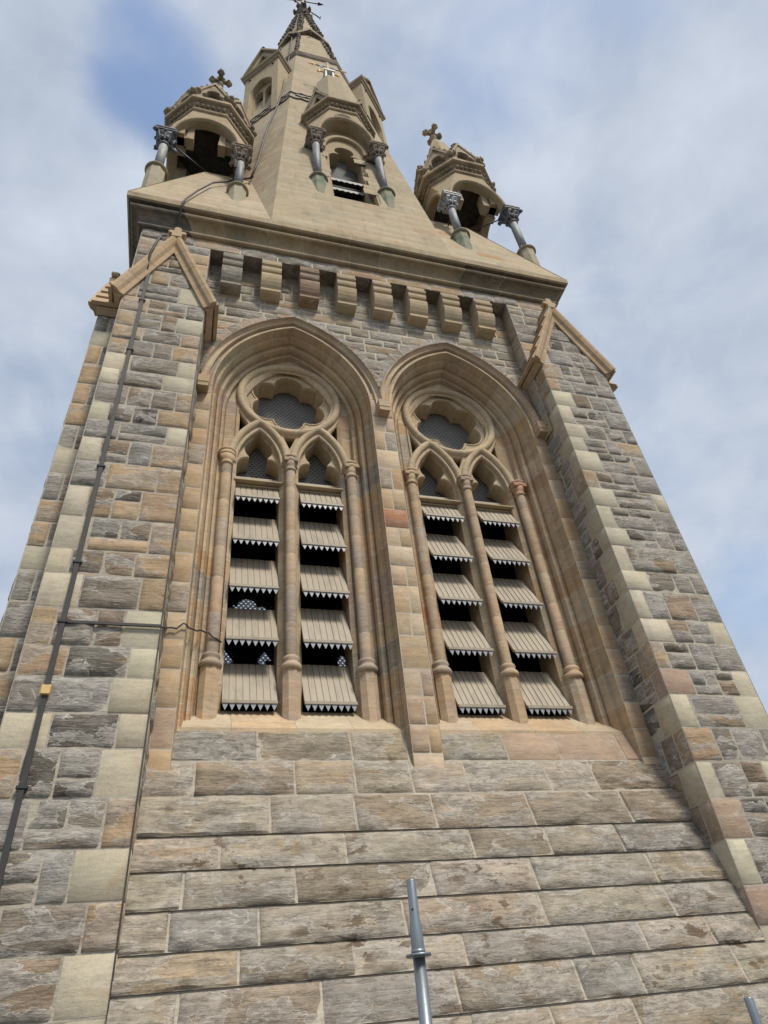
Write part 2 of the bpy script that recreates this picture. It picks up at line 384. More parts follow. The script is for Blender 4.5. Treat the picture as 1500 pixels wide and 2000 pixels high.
def add_plate(mb,outlines,y0,y1,bev=.0,colf=None,xfm=None,res=0,mi=0):
    """plate between y0 (front) and y1 from outlines (x,z): the first is the edge, the rest are openings"""
    loops=[]
    for k,pl in enumerate(outlines):
        q=[pl[0]]
        for p in pl[1:]:
            if math.hypot(p[0]-q[-1][0],p[1]-q[-1][1])>.002: q.append(p)
        if math.hypot(q[0][0]-q[-1][0],q[0][1]-q[-1][1])<=.002: q.pop()
        if (area2(q)<0)!=(k>0): q=q[::-1]          # edge anticlockwise, openings clockwise: material on the left
        loops.append(q)
    def off(pl,d):
        n=len(pl);o=[]
        for i in range(n):
            a,b,c=pl[i-1],pl[i],pl[(i+1)%n]
            e1=Vector((b[0]-a[0],b[1]-a[1])).normalized(); e2=Vector((c[0]-b[0],c[1]-b[1])).normalized()
            m=Vector((-e1.y-e2.y,e1.x+e2.x))
            if m.length<1e-4: m=Vector((-e1.y,e1.x))
            m.normalize(); k=max(.5,m.dot(Vector((-e1.y,e1.x)))); o.append((b[0]+m.x*d/k,b[1]+m.y*d/k))
        return o
    front=[off(l,bev) for l in loops] if bev>0 else loops
    def cc(x,z): return colf((x,y0,z)) if colf else (mb.defcol,mb.seed)
    for loopset,y,flip in ((front,y0,False),(loops,y1,True)):
        vs=[];ed=[]
        for l in loopset:
            b=len(vs); vs+=[Vector(p) for p in l]; ed+=[(b+i,b+(i+1)%len(l)) for i in range(len(l))]
        V2,E2,F2,_,_,_=delaunay_2d_cdt(vs,ed,[],0,1e-5)
        ix=[mb.vert(xfm((v.x,y,v.y)) if xfm else (v.x,y,v.y)) for v in V2]
        for f in F2:
            x=sum(V2[i].x for i in f)/len(f); z=sum(V2[i].y for i in f)/len(f)
            if not inside_eo(x,z,loopset): continue
            c,sd=cc(x,z); f=list(f)
            if area2([(V2[i].x,V2[i].y) for i in f])<0: f=f[::-1]
            if flip: f=f[::-1]
            mb.face([ix[i] for i in f],c,sd,False,mi)
    for l,lf in zip(loops,front):
        n=len(l); rows=[[(p[0],y0,p[1]) for p in lf]] if bev>0 else []
        rows+=[[(p[0],y0+bev,p[1]) for p in l],[(p[0],y1,p[1]) for p in l]]
        ix=[[mb.vert(xfm(p) if xfm else p) for p in r] for r in rows]
        for r in range(len(rows)-1):
            for i in range(n):
                k=(i+1)%n; c,sd=cc((l[i][0]+l[k][0])/2,(l[i][1]+l[k][1])/2); mb.face((ix[r][i],ix[r+1][i],ix[r+1][k],ix[r][k]),c,sd,False,mi)

# ================================================================== the place
YW,YC,YB=-.47,-.80,-1.10            # window wall, corbelled upper wall, buttress fronts
XM=1.45                              # tower axis
BL=(-2.87,-1.57); BR=(4.61,5.99)     # the two front buttresses
def slope_y(z): return -.33+(z+.86)*.318   # face of the stepped weathering
gnd=MB(); 
gnd.poly([(-600,-600,-5.5),(600,-600,-5.5),(600,600,-5.5),(-600,600,-5.5)],col=GREY)
go=gnd.build('pavement','pave'); go['kind']='structure'; go['label']='grey stone pavement at the foot of the tower'

tower=thing('church_tower','tall buff and grey sandstone church tower with louvred twin windows and a stone spire','tower',(XM,3.54,-5.5))
rnd=random.Random(7)
# ---------------- buttresses
def gable_z(x,xc,za,ze,hw): return za-(za-ze)*abs(x-xc)/hw
def buttress(xf,x0,x1,yf,yback,z0,name,seed,side_left,side_right,mix):
    """built facing -y, xf places it. coping > finial"""
    rnd=random.Random(seed); mb=MB(xf)
    xc=(x0+x1)/2; za,ze=7.93,6.02
    hw=(x1-x0)/2+.13
    cs=[z0]
    while cs[-1]<8.2: cs.append(cs[-1]+rnd.uniform(.33,.48))
    q=[]
    for k in range(len(cs)-1):
        q.append([jit(rnd,pick(rnd,mix[0]),.1),jit(rnd,pick(rnd,mix[1]),.1)])
    st=[]
    for k in range(len(cs)-1):
        a,b=cs[k],cs[k+1]; wl=.24 if k%2 else .40; wr=.42 if k%2 else .26
        wl+=rnd.uniform(-.04,.04); wr+=rnd.uniform(-.04,.04)
        st.append((x0,x0+wl,a,b,q[k][0])); st.append((x1-wr,x1,a,b,q[k][1]))
        st+=fill_row(rnd,x0+wl,x1-wr,a,b,mix[2],.28,.62,.32)
    eave=gable_z(x1,xc,za,ze,hw)-.05
    reg=[(x0,z0),(x1,z0),(x1,eave),(xc,za-.12),(x0,eave)]
    masonry(mb,(0,yf,0),(1,0,0),(0,0,1),st,reg,rnd=rnd,cell=.06,mortar=(.40,.365,.30,.3))
    d=yback-yf
    for flag,x,sg,qi in ((side_left,x0,-1,0),(side_right,x1,1,1)):
        if flag:
            st=[]
            for k in range(len(cs)-1):
                a,b=cs[k],cs[k+1]; wq=(.36 if k%2 else .22) if qi==0 else (.2 if k%2 else .34)
                st.append((0,wq,a,b,q[k][qi]) if sg>0 else (-wq,0,a,b,q[k][qi]))
                row=fill_row(rnd,wq,d,a,b,mix[2],.2,.45,.2)
                st+=[(r[0],r[1],r[2],r[3],r[4]) if sg>0 else (-r[1],-r[0],r[2],r[3],r[4]) for r in row]
            if sg>0: masonry(mb,(x,yf,0),(0,1,0),(0,0,1),st,[(0,z0),(d,z0),(d,eave),(0,eave)],rnd=rnd,cell=.09)
            else: masonry(mb,(x,yf,0),(0,-1,0),(0,0,1),st,[(-d,z0),(0,z0),(0,eave),(-d,eave)],rnd=rnd,cell=.09)
        else: mb.poly([(x,yf,z0),(x,yback,z0),(x,yback,eave),(x,yf,eave)] if sg>0 else [(x,yback,z0),(x,yf,z0),(x,yf,eave),(x,yback,eave)],col=GREY)
    bo=mb.build(name,'rub',tower)
    # coping: two raking moulded members in front, roof of lapped stones behind
    cp=MB(xf); sd=[rnd.random() for _ in range(40)]
    for s in (-1,1):
        # front rake: profile swept from eave to apex, in blocks
        L=Vector((hw,0,za-ze)); Ln=L.length; t=L.normalized(); nrm=Vector((-t.z,0,t.x))   # for left side (rising to the right)
        prof=[(-.17,yf-.015),(-.17,yf-.05),(-.10,yf-.07),(-.06,yf-.12),(0,yf-.15),(.05,yf-.15),(.05,yf+.02)]
        nb=4
        for bk in range(nb):
            col=jit(rnd,(.44,.325,.205,.08),.05)
            t0,t1=Ln*bk/nb,Ln*(bk+1)/nb-.006
            rows=[]
            for tt in (t0,t1):
                row=[]
                for (o,y) in prof:
                    # mitre at the apex: keep on own side
                    p=Vector((xc-hw,0,ze))+t*tt+nrm*o
                    if bk==nb-1 and tt==t1:
                        # slide along t until x=xc
                        p=p+t*((xc-p.x)/t.x)
                    if s>0: p.x=2*xc-p.x
                    row.append((p.x,y,p.z))
                rows.append(row)
            cp.grid(rows,smooth=False,col=col,seed=rnd.random(),flip=(s<0))
            if bk==0: cp.poly([rows[0][i] for i in range(len(prof))],col=col)
        # roof laps going back to the wall
        nl=5
        for k in range(nl):
            a=Ln*k/nl-.02; b_=Ln*(k+1)/nl+.03; col=jit(rnd,(.42,.31,.20,.1),.05)
            def P(tt,o,y):
                p=Vector((xc-hw,0,ze))+t*tt+nrm*o
                if p.x>xc: p=p+t*((xc-p.x)/t.x)
                if s>0: p.x=2*xc-p.x
                return (p.x,y,p.z)
            q8=[P(a,.02,0),P(a,.085,0),P(b_,.045,0),P(b_,-.02,0)]
            A=[(p[0],yf-.10,p[2]) for p in q8]; B=[(p[0],yback,p[2]) for p in q8]
            ia=[cp.vert(p) for p in A]; ib=[cp.vert(p) for p in B]
            cp.face(ia,col); cp.face(ib[::-1],col)
            for i in range(4):
                j=(i+1)%4; cp.face((ia[i],ib[i],ib[j],ia[j]),col)
        # underside of the eave
        e0=Vector((xc-s*hw*-1,0,ze))
    for s in (-1,1):
        xe=xc+s*hw; xi=xc+s*(hw-.16)
        cp.prism([(xe+s*.0,ze-.02),(xe,ze+.03),(xi-s*.02,ze+.28),(xi-s*.02,ze-.02),(xe-s*.10,ze-.10)],yf-.02,yback,col=jit(rnd,TAN2,.1))
    cp.build('gable_coping','ash',bo)
    fn=MB(xf); z=za+.03
    fn.box(xc-.085,xc+.085,yf-.16,yf+.30,z-.10,z+.0,col=TAN2)
    out=[]
    def lobe(cx,cz,r,a0,a1,n=8): return [(cx+r*math.cos(math.radians(a0+(a1-a0)*i/n)),cz+r*math.sin(math.radians(a0+(a1-a0)*i/n))) for i in range(n+1)]
    out=[(xc-.05,z-.02)]+lobe(xc-.105,z+.075,.055,-60,-300)[::1]+lobe(xc,z+.19,.07,210,-30)+lobe(xc+.105,z+.075,.055,120,-120)+[(xc+.05,z-.02)]
    add_plate(fn,[out],yf-.14,yf-.02,.012,colf=lambda c:(TAN2,.2))
    fn.tube([(xc,yf-.04,z+.09),(xc,YC+.02 if yf<YC else yf+.3,z+.09)],.075,8,col=TAN2)
    fn.build('finial','ash',bo)
    return bo
mixL=([(4,TAN),(3,LGREY),(1.5,CREAM)],[(4,CREAM),(3.5,TAN),(.8,GREY)],[(5,GREY),(1.8,DGREY),(1.8,BROWN),(3.6,LGREY),(.8,TAN)])
mixR=([(6,CREAM),(1.2,TAN),(.5,PINK)],[(1.6,TAN),(3.4,LGREY),(1.5,CREAM)],[(5,GREY),(1.8,DGREY),(1.8,BROWN),(3,LGREY)])
I4=Matrix.Identity(4)
b=buttress(I4,BL[0],BL[1],YB,YC+.4,-5.5,'buttress',11,False,True,mixL)
b=buttress(I4,BR[0],BR[1],YB,YC+.4,-5.5,'buttress',12,True,False,mixR)
# side buttresses: same form turned to the west and the east
def side_xf(west):
    # local facing -y, local x -> world y ; local y -> world +-x
    if west: return Matrix(((0,1,0,-2.13),(-1,0,0,0.0),(0,0,1,-.10),(0,0,0,1)))    # world x = ly-2.13, y=-lx
    return Matrix(((0,-1,0,5.12),(1,0,0,0),(0,0,1,-.10),(0,0,0,1)))
mixS=([(4,TAN),(2,CREAM),(2,LGREY)],[(4,TAN),(2,CREAM),(2,LGREY)],mixL[2])
b=buttress(side_xf(True),-.55,.75,YB,-.7,-5.4,'buttress',13,True,True,mixS)
b=buttress(side_xf(False),-.75,.55,YB,-.7,-5.4,'buttress',14,True,True,mixS)

# ---------------- weathering (sloping courses under the windows)
zs=[-.86,-1.25,-1.65,-2.05,-2.37,-2.70,-3.02,-3.29,-3.62,-3.97,-4.3,-4.65,-5.0,-5.5]
mb=MB(); rnd=random.Random(21)
PLT=[(4,(.335,.29,.225,.9)),(2.5,(.265,.22,.165,.95)),(2.2,(.26,.235,.20,.9)),(1.6,(.33,.265,.185,.8)),(1.5,(.29,.25,.195,.9))]
for k in range(len(zs)-1):
    zt,zb=zs[k],zs[k+1]; yt,yb_=slope_y(zt),slope_y(zb)
    lip=.0 if k<2 else .016
    # each course: plane from (yt, zt) down to (yb-lip, zb); V points up the slope
    O=Vector((0,yb_-lip,zb)); Vv=Vector((0,yt-(yb_-lip),zt-zb)); Lg=Vv.length
    st=[];u=BL[1]-rnd.uniform(0,.5)
    while u<BR[0]:
        l=rnd.uniform(.6,1.5); c=jit(rnd,pick(rnd,PLT),.12,.03)
        if k==0 and rnd.random()<.35: c=jit(rnd,(.38,.28,.20,.15),.05)
        st.append((u,u+l,0,Lg,c)); u+=l
    if k>=2: st=[(a,b2,c-.006,d-.004,e) for a,b2,c,d,e in st]
    masonry(mb,O,(1,0,0),Vv,st,[(BL[1],0),(BR[0],0),(BR[0],Lg),(BL[1],Lg)],rnd=rnd,cell=.06,relief=.04,joint=.009,flush=.006,mortar=(.40,.36,.29,.3))
    if lip: mb.poly([(BL[1],yb_-lip,zb),(BL[1],yb_+.05,zb),(BR[0],yb_+.05,zb),(BR[0],yb_-lip,zb)],col=(.2,.17,.13,.6))
mb.build('weathering','base',tower)

# ---------------- window geometry
ZS=4.80; CC=.763; WP=3.034
def arch_pt(o,t,s):
    """t in [0,1] along the arch from springing to apex, s side"""
    th=math.acos(CC/(o+CC))*t
    return (-s*CC+s*(o+CC)*math.cos(th), ZS+(o+CC)*math.sin(th))
def arch_sweep(mb,prof,xc,zb,rnd,tab,blk=.36,mort=MORT,smooth=False,only=None,straight=True,mw=.015,keep=None,nb_arch=None,tab2=None):
    """moulding following jamb + pointed arch, blocks with mortar joints; prof=(offset,y)"""
    tab0=tab
    for s in (-1,1):
        tab=tab0
        # parameter stations: list of ('j',z) or ('a',t)
        S=[];kinds=[]
        def add(st,kd): S.append(st); kinds.append(kd)
        if straight:
            z=zb
            while z<ZS-.05:
                h=rnd.uniform(blk*.8,blk*1.25)
                if ZS-(z+h)<blk*.6: h=ZS-z
                add(('j',z),0); add(('j',z+h-mw),1); z+=h
        om=sum(p[0] for p in prof)/len(prof); La=(om+CC)*math.acos(CC/(om+CC)); n=nb_arch or max(4,round(La/(blk*.9)))
        for k in range(n):
            t0,t1=k/n,(k+1)/n-mw/La if k<n-1 else 1-mw*.4/La
            m=3
            for i in range(m+1): add(('a',t0+(t1-t0)*i/m),0 if i<m else 1)
        add(('a',1.),1)
        rows=[]
        for kd,val in S:
            row=[]
            for (o,y) in prof:
                if kd=='j': x,z=s*o,val
                else: x,z=arch_pt(o,val,s)
                row.append((xc+x,y,z))
            rows.append(row)
        idx=[[mb.vert(p) for p in r] for r in rows]
        col=jit(rnd,pick(rnd,tab),.10); sd=rnd.random()
        for i in range(len(rows)-1):
            new=kinds[i]==1
            if tab2 and S[i][0]=='a': tab=tab2
            if new: c=mort; s2=.5
            else: c=col; s2=sd
            for j in range(len(prof)-1):
                a=rows[i][j]; b_=rows[i+1][j+1]
                if keep and not keep((a[0]+b_[0])/2,(a[2]+b_[2])/2): continue
                q=(idx[i][j],idx[i][j+1],idx[i+1][j+1],idx[i+1][j])
                if s<0: q=q[::-1]
                mb.face(q,c,s2,smooth)
            if new: col=jit(rnd,pick(rnd,tab),.10); sd=rnd.random()
def roll(cx,cy,r,a0,a1,n=6): return [(cx+r*math.cos(math.radians(a0+(a1-a0)*i/n)),cy+r*math.sin(math.radians(a0+(a1-a0)*i/n))) for i in range(n+1)]
JAMB=[(.84,.50),(.84,.07),(.90,.02),(.905,.045),(1.095,.045),(1.10,-.02)]
JAMB+=roll(1.135,-.045,.035,135,-45+0,5)[::-1][::-1]
JAMB=[(.84,.50),(.84,.07),(.90,.02),(.91,.05),(1.075,.06),(1.085,-.02)]+roll(1.112,-.045,.036,165,-30,5)+[(1.143,-.045),(1.165,-.03),(1.17,-.10),(1.175,-.155)]+roll(1.205,-.175,.030,150,-30,5)+[(1.232,-.172),(1.252,-.155),(1.256,-.22),(1.262,-.29),(1.268,-.325)]+roll(1.292,-.345,.024,150,-30,4)+[(1.312,-.335),(1.322,-.37),(1.326,-.44),(1.33,-.50)]
HOODW=[(1.425,-.46),(1.42,-.54)]+roll(1.47,-.575,.055,150,-30,7)+[(1.54,-.56),(1.56,-.52),(1.565,-.46)]
WTAB=[(5,(.44,.325,.205,.18)),(3,(.44,.305,.18,.16)),(1.6,(.41,.30,.215,.25)),(1.8,(.47,.375,.26,.12)),(.7,(.33,.275,.21,.6))]
ATAB=[(5,(.50,.405,.275,.10)),(2,(.48,.365,.235,.14)),(1.2,(.45,.345,.25,.2)),(.8,(.40,.34,.26,.3))]
FTAB=WTAB+[(.25,ORNG)]
def lancet_pts(xc):
    """cusped light head, open below: from z=3.2 upwards"""
    P=[(-.345,3.20),(-.345,3.62)]
    def arc(cx,cz,r,a0,a1,n=7): return [(cx+r*math.cos(math.radians(a0+(a1-a0)*i/n)),cz+r*math.sin(math.radians(a0+(a1-a0)*i/n))) for i in range(n+1)]
    P+=arc(-.155,3.68,.19,180,88)+arc(0.,4.08,.225,226,128,6)
    P+= [(-.07,4.37),(0,4.46)]
    R=[(-x,z) for x,z in P[::-1]][1:]
    return [(xc+x,z) for x,z in P+R]
def arc_pt_sub(xc,hw,zs_,c,s,n,o=0):
    r=hw+c+o; th=math.acos(c/r); return [(xc-s*c+s*r*math.cos(th*i/n),zs_+r*math.sin(th*i/n)) for i in range(n+1)]
def foil(cx,cz,d,r,n=6,m=9):
    out=[]; h=d*math.cos(PI/n); k=d*math.sin(PI/n); rad=h+math.sqrt(max(1e-6,r*r-k*k))
    for i in range(n):
        a=PI/2+2*PI*i/n; ccx,ccz=cx+d*math.cos(a),cz+d*math.sin(a)
        # arc between the two cusps
        p0=(cx+rad*math.cos(a-PI/n),cz+rad*math.sin(a-PI/n)); p1=(cx+rad*math.cos(a+PI/n),cz+rad*math.sin(a+PI/n))
        a0=math.atan2(p0[1]-ccz,p0[0]-ccx); a1=math.atan2(p1[1]-ccz,p1[0]-ccx)
        while a1<a0: a1+=2*PI
        for j in range(m): out.append((ccx+r*math.cos(a0+(a1-a0)*j/m),ccz+r*math.sin(a0+(a1-a0)*j/m)))
    return out
OC=(0.,5.33); OR=.86
def lattice(mb,x0,x1,z0,z1,y,cw=.078,ch=.046,t=.010,mi=0,col=BUFF,xfm=None):
    """expanded metal: zigzag strands"""
    nx=int((x1-x0)/cw)+1; nz=int((z1-z0)/ch)+1
    for k in range(nz):
        z=z0+k*ch; ph=k%2
        for sgn in (1,-1):
            pts=[]
            for i in range(nx*2+1):
                x=x0+i*cw/2; zz=z+(ch/2*sgn if (i+ph)%2 else 0)
                pts.append((x,zz))
            ia=[mb.vert((p[0],y,p[1]-t)) for p in pts]; ib=[mb.vert((p[0],y-.004,p[1]+t)) for p in pts]
            for i in range(len(pts)-1): mb.face((ia[i],ia[i+1],ib[i+1],ib[i]),col,0,False,mi)
def louvre(xc,zb,hw,parent,light_top,y0=-.03,rise=.68,run=.34,drop=True):
    mb=MB(); n=8; wv=2*hw/n; rnd2=random.Random(int((xc+zb)*1000)&0xffff)
    t=Vector((0,run,rise)).normalized(); nr=Vector((0,-t.z,t.y))     # outward
    def P(x,a,h): 
        p=Vector((0,y0,zb))+t*a+nr*h; return (x,p.y,p.z)
    Lg=math.hypot(run,rise)
    # boards with standing seams
    for i in range(n):
        a,b_=xc-hw+i*wv,xc-hw+(i+1)*wv
        rows=[[P(x,q,h) for (x,h) in ((a,0.),(a+.003,.004),(b_-.012,.004),(b_-.010,-.006),(b_,-.006))] for q in (0,Lg)]
        mb.grid(rows,smooth=False,flip=False,mi=0)
    mb.poly([P(xc-hw,0,-.03),P(xc+hw,0,-.03),P(xc+hw,Lg,-.03),P(xc-hw,Lg,-.03)][::-1],mi=0)
    for x in (xc-hw,xc+hw): mb.poly([P(x,0,-.03),P(x,0,.004),P(x,Lg,.004),P(x,Lg,-.03)],mi=0)
    # rounded bottom rail
    mb.box(xc-hw,xc+hw,y0-.022,y0+.012,zb-.022,zb+.016,mi=0)
    # saw-tooth trim hanging from the rail
    yt=y0-.006; zt=zb-.012; m=8; tw=2*hw/m; dp=.098
    pts=[(xc-hw,zt+.01)]
    for i in range(m): pts+=[(xc-hw+tw*i+.010,zt-.012),(xc-hw+tw*i+.010,zt-.028),(xc-hw+tw*(i+.5),zt-dp),(xc-hw+tw*(i+1)-.010,zt-.028),(xc-hw+tw*(i+1)-.010,zt-.012)]
    pts+= [(xc+hw,zt+.01)]
    pts[0]=(xc-hw,zt+.01)
    add_plate(mb,[pts],yt-.003,yt+.003,0,mi=1)
    mb.build('louvre',['louv','trim'],parent)
def colonnette(xc,y,z0,z1,r,rnd,parent,style,cap_col=None,name='colonnette'):
    mb=MB(); c=lambda: jit(rnd,pick(rnd,[(3,(.44,.325,.21,.2)),(2,(.43,.335,.235,.2)),(1,(.37,.30,.23,.3))]),.1)
    # octagonal base block
    cb=c()
    mb.lathe(xc,y+.02,[(r*1.55,-.80),(r*1.55,z0-.03)],8,rot=PI/8,col=cb,smooth=False,seed=rnd.random())
    mb.lathe(xc,y,[(r*1.5,z0-.05),(r*1.72,z0-.03),(r*1.75,z0),(r*1.6,z0+.03),(r*1.25,z0+.045),(r*1.3,z0+.075),(r*1.45,z0+.10),(r*1.35,z0+.13),(r*1.0,z0+.15)],16,col=c(),seed=rnd.random())
    z=z0+.15
    while z<z1-.3-.05:
        h=min(rnd.uniform(.32,.6),z1-.3-z)
        if z1-.3-(z+h)<.12: h=z1-.3-z
        mb.lathe(xc,y,[(r*.99,z),(r,z+.004),(r,z+h-.012),(r*.99,z+h-.008)],14,col=c(),seed=rnd.random())
        mb.lathe(xc,y,[(r*.985,z+h-.012),(r*.985,z+h)],14,col=MORT,seed=.5); z+=h
    cc=cap_col or c()
    mb.lathe(xc,y,[(r*1.0,z1-.30),(r*1.25,z1-.285),(r*1.25,z1-.265),(r*1.02,z1-.25),(r*1.1,z1-.20),(r*1.55,z1-.12)],16,col=cc)
    if style=='square': mb.box(xc-r*1.5,xc+r*1.5,y-r*1.5,y+r*1.2,z1-.13,z1-.045,bev=.01,col=cc)
    mb.lathe(xc,y,[(r*1.55,z1-.12),(r*1.65,z1-.09),(r*1.6,z1-.05)],16,col=cc)
    mb.lathe(xc,y,[(r*1.45,z1-.05),(r*1.7,z1-.03),(r*1.7,z1),(r*1.5,z1+.02)],16,col=cc)
    mb.build(name,'ash',parent)
def window(xc,seed,warm):
    rnd=random.Random(seed); mid=XM+.067
    mb=MB()
    side=lambda x,z: True
    arch_sweep(mb,JAMB,xc,-1.6,rnd,FTAB,blk=.40,smooth=False,tab2=ATAB)
    lim=(lambda x,z:(x<mid)) if xc<1 else (lambda x,z:(x>mid))
    arch_sweep(mb,[(1.33,-.50),(1.36,-.505),(1.38,-.49),(1.40,-.47),(1.425,-.465)],xc,ZS,rnd,ATAB,blk=.40,straight=False)
    wo=mb.build('window','ash',tower)
    mb=MB(); arch_sweep(mb,HOODW,xc,ZS,rnd,[(3,(.49,.375,.26,.1)),(2,(.48,.36,.26,.12)),(1,(.49,.40,.28,.08))],blk=.55,straight=False,smooth=True,keep=lim if True else None)
    mb.build('hood_mould','ash',wo)
    # voussoirs of rough stone round the hood
    mb=MB(); arch_sweep(mb,[(1.52,-.44),(1.54,-.478),(1.66,-.484),(1.80,-.478),(1.82,-.44)],xc,ZS,rnd,[(4,GREY),(2,LGREY),(1,BROWN),(1,PINK)],blk=.30,straight=False,keep=lambda x,z: lim(x,z) and BL[1]<x<BR[0])
    mb.build('voussoir_ring','rub',wo)
    # tracery: outer plate, then the cusped plate set back
    def colf(c):
        k=math.floor((c[0]-xc)*1.7+.5)+7*math.floor(c[2]*1.6); r=random.Random(k*31+seed); return jit(r,(.45,.36,.24,.14),.06),r.random()
    tr=MB()
    outer=[(-.93,3.3),(.93,3.3)]
    A=[arch_pt(.92,i/14,1) for i in range(15)]; B=[arch_pt(.92,i/14,-1) for i in range(15)][::-1][1:]
    outl=[(-.92,3.3),(-.0,3.3),(.92,3.3)]+A+B
    def sh(pl): return [(x+xc,z) for x,z in pl]
    holes=[]
    for sx in (-.5,.5):
        a=arc_pt_sub(sx,.37,3.62,.74,1,10); b2=arc_pt_sub(sx,.37,3.62,.74,-1,10)[::-1][1:]
        holes.append(sh([(sx-.37,3.32),(sx+.37,3.32)]+a+b2))
    holes.append(sh([(OC[0]+.80*math.cos(2*PI*i/48),OC[1]+.80*math.sin(2*PI*i/48)) for i in range(48)]))
    # spandrel piercings left / right, and the small one between the heads
    for s in (-1,1):
        sp=[(s*.88,4.18),(s*.88,4.66),(s*.86,4.88),(s*.81,4.76),(s*.73,4.62),(s*.70,4.55)]
        holes.append(sh(sp if s>0 else sp[::-1]))
    holes.append(sh([(0,4.10),(.07,4.28),(.09,4.37),(0,4.36),(-.09,4.37),(-.07,4.28)]))
    add_plate(tr,[sh(outl)]+holes,.035,.42,.02,colf=colf)
    # cusped plate
    outl2=[(-.90,3.25),(.90,3.25)]+[arch_pt(.88,i/12,1) for i in range(13)]+[arch_pt(.88,i/12,-1) for i in range(13)][::-1][1:]
    h2=[sh(lancet_pts(-.5)),sh(lancet_pts(.5)),sh(foil(OC[0],OC[1],.43,.262)),holes[3],holes[4],holes[5]]
    h2=[ [(x,max(z,3.27)) for x,z in pl] for pl in h2]
    add_plate(tr,[sh(outl2)]+h2,.12,.47,.018,colf=colf)
    # rolls: circle and the two sub-arches
    def rollpath(pts,r,closed=False,y=.0):
        n=7; tot=len(pts)
        pts3=[Vector((x+xc,y,z)) for x,z in pts]
        if closed: pts3.append(pts3[0].copy()); pts3.append(pts3[1].copy())
        rows=[]
        for i,p in enumerate(pts3):
            if closed: d=(pts3[min(i+1,len(pts3)-1)]-pts3[i-1 if i>0 else -3]).normalized()
            else: d=(pts3[min(i+1,len(pts3)-1)]-pts3[max(i-1,0)]).normalized()
            a=Vector((-d.z,0,d.x))
            rows.append([p+a*r*math.cos(PI*j/n+PI*0)-Vector((0,1,0))*r*math.sin(PI*j/n) for j in range(n+1)])
        if closed: rows=rows[:-1]
        r2=[];cs=[];col=jit(rnd,(.46,.365,.245,.12),.06); sd=rnd.random()
        for i in range(len(rows)-1):
            r2.append(rows[i]); 
            if i%8==5:
                f=.016/max(.02,(rows[i+1][3]-rows[i][3]).length); cs.append((MORT,.5)); r2.append([a.lerp(b,f) for a,b in zip(rows[i],rows[i+1])]); col=jit(rnd,(.46,.365,.245,.12),.06); sd=rnd.random()
            cs.append((col,sd))
        r2.append(rows[-1]); rows=r2
        tr.grid(rows,colf=lambda i,j:cs[i],smooth=True)
    def fine(pts,gap=.006):
        """insert a thin station every 7 so mortar faces stay thin"""
        o=[]
        for i in range(len(pts)-1):
            o.append(pts[i])
            if i%7==6: o.append((pts[i][0]+(pts[i+1][0]-pts[i][0])*.12,pts[i][1]+(pts[i+1][1]-pts[i][1])*.12))
        # reorder so that the thin face is the 8th
        o.append(pts[-1]); return o
    circ=[(OC[0]+.86*math.cos(2*PI*i/48),OC[1]+.86*math.sin(2*PI*i/48)) for i in range(48)]
    rollpath(circ,.07,True,.035)
    circ2=[(OC[0]+.775*math.cos(2*PI*i/48),OC[1]+.775*math.sin(2*PI*i/48)) for i in range(48)]
    rollpath(circ2,.025,True,.06)
    fo=foil(OC[0],OC[1],.43,.285); rollpath([fo[i] for i in range(0,len(fo),1)],.018,True,.122)
    for sx in (-.5,.5):
        for s in (-1,1):
            rollpath(arc_pt_sub(sx,.46,3.70,.74,s,14),.062,False,.03)
            rollpath(arc_pt_sub(sx,.375,3.66,.74,s,14),.025,False,.05)
    # mullion and inner light jambs
    tr.prism([(xc-.16,.47),(xc-.16,.12),(xc-.10,.05),(xc+.10,.05),(xc+.16,.12),(xc+.16,.47)],-.55,3.32,axis='z',col=jit(rnd,(.44,.345,.23,.2),.05),seed=rnd.random())
    tr.build('tracery','ash',wo)
    colonnette(xc-1.0,-.035,.08,3.78,.082,rnd,wo,'round' if xc<1 else 'square')
    colonnette(xc,-.035,.08,3.78,.078,rnd,wo,'square',(.33,.26,.19,.3))
    colonnette(xc+1.0,-.035,.08,3.78,.082,rnd,wo,'square',(.42,.25,.16,.2) if xc>1 else None)
    # sill: splayed stones
    sb_=MB()
    x=xc-1.38; sp=[(-1.38,-.72),(-.72,.02),(.02,.70),(.70,1.38)]
    for a,b2 in sp:
        c=jit(rnd,pick(rnd,[(2,(.46,.34,.22,.12)),(1,(.46,.375,.265,.12))]),.06)
        yA,zA,yB,zB=.12,-.44,slope_y(-.86),-.86
        sb_.prism([(yA+.3,zA),(yA,zA),(yB,zB+.03),(yB-.004,zB-.03),(yA+.3,zB-.1)],xc+a+.0015,xc+b2-.0015,axis='x',col=c,seed=rnd.random())
    for xx in (-1.38,1.38): pass
    sb_.build('sill','ash',wo)
    # louvres
    for lx in (-.5,.5):
        for zb in (2.893,2.09,1.275,.465,-.38): louvre(xc+lx,zb+rnd.uniform(-.012,.012),.335,wo,3.3,rise=.68+rnd.uniform(-.02,.02),run=.34+rnd.uniform(-.015,.02))
    # bird mesh behind the heads and its rail
    for (x0,x1,z0,z1) in ((-.88,-.12,3.30,4.5),(.12,.88,3.30,4.5),(-.76,.76,4.55,6.1)):
        gm=MB(); lattice(gm,xc+x0,xc+x1,z0,z1,.50)
        if z0<4: gm.box(xc+x0,xc+x1,.44,.50,z0-.03,z0+.03)
        gm.build('bird_mesh','mesh',wo)
    for lx in (-.5,.5):
        rl=MB(); rl.box(xc+lx-.34,xc+lx+.34,.28,.34,3.52,3.58); rl.build('top_rail','louv',wo)
    return wo
window(0.,31,0); window(WP,32,1)
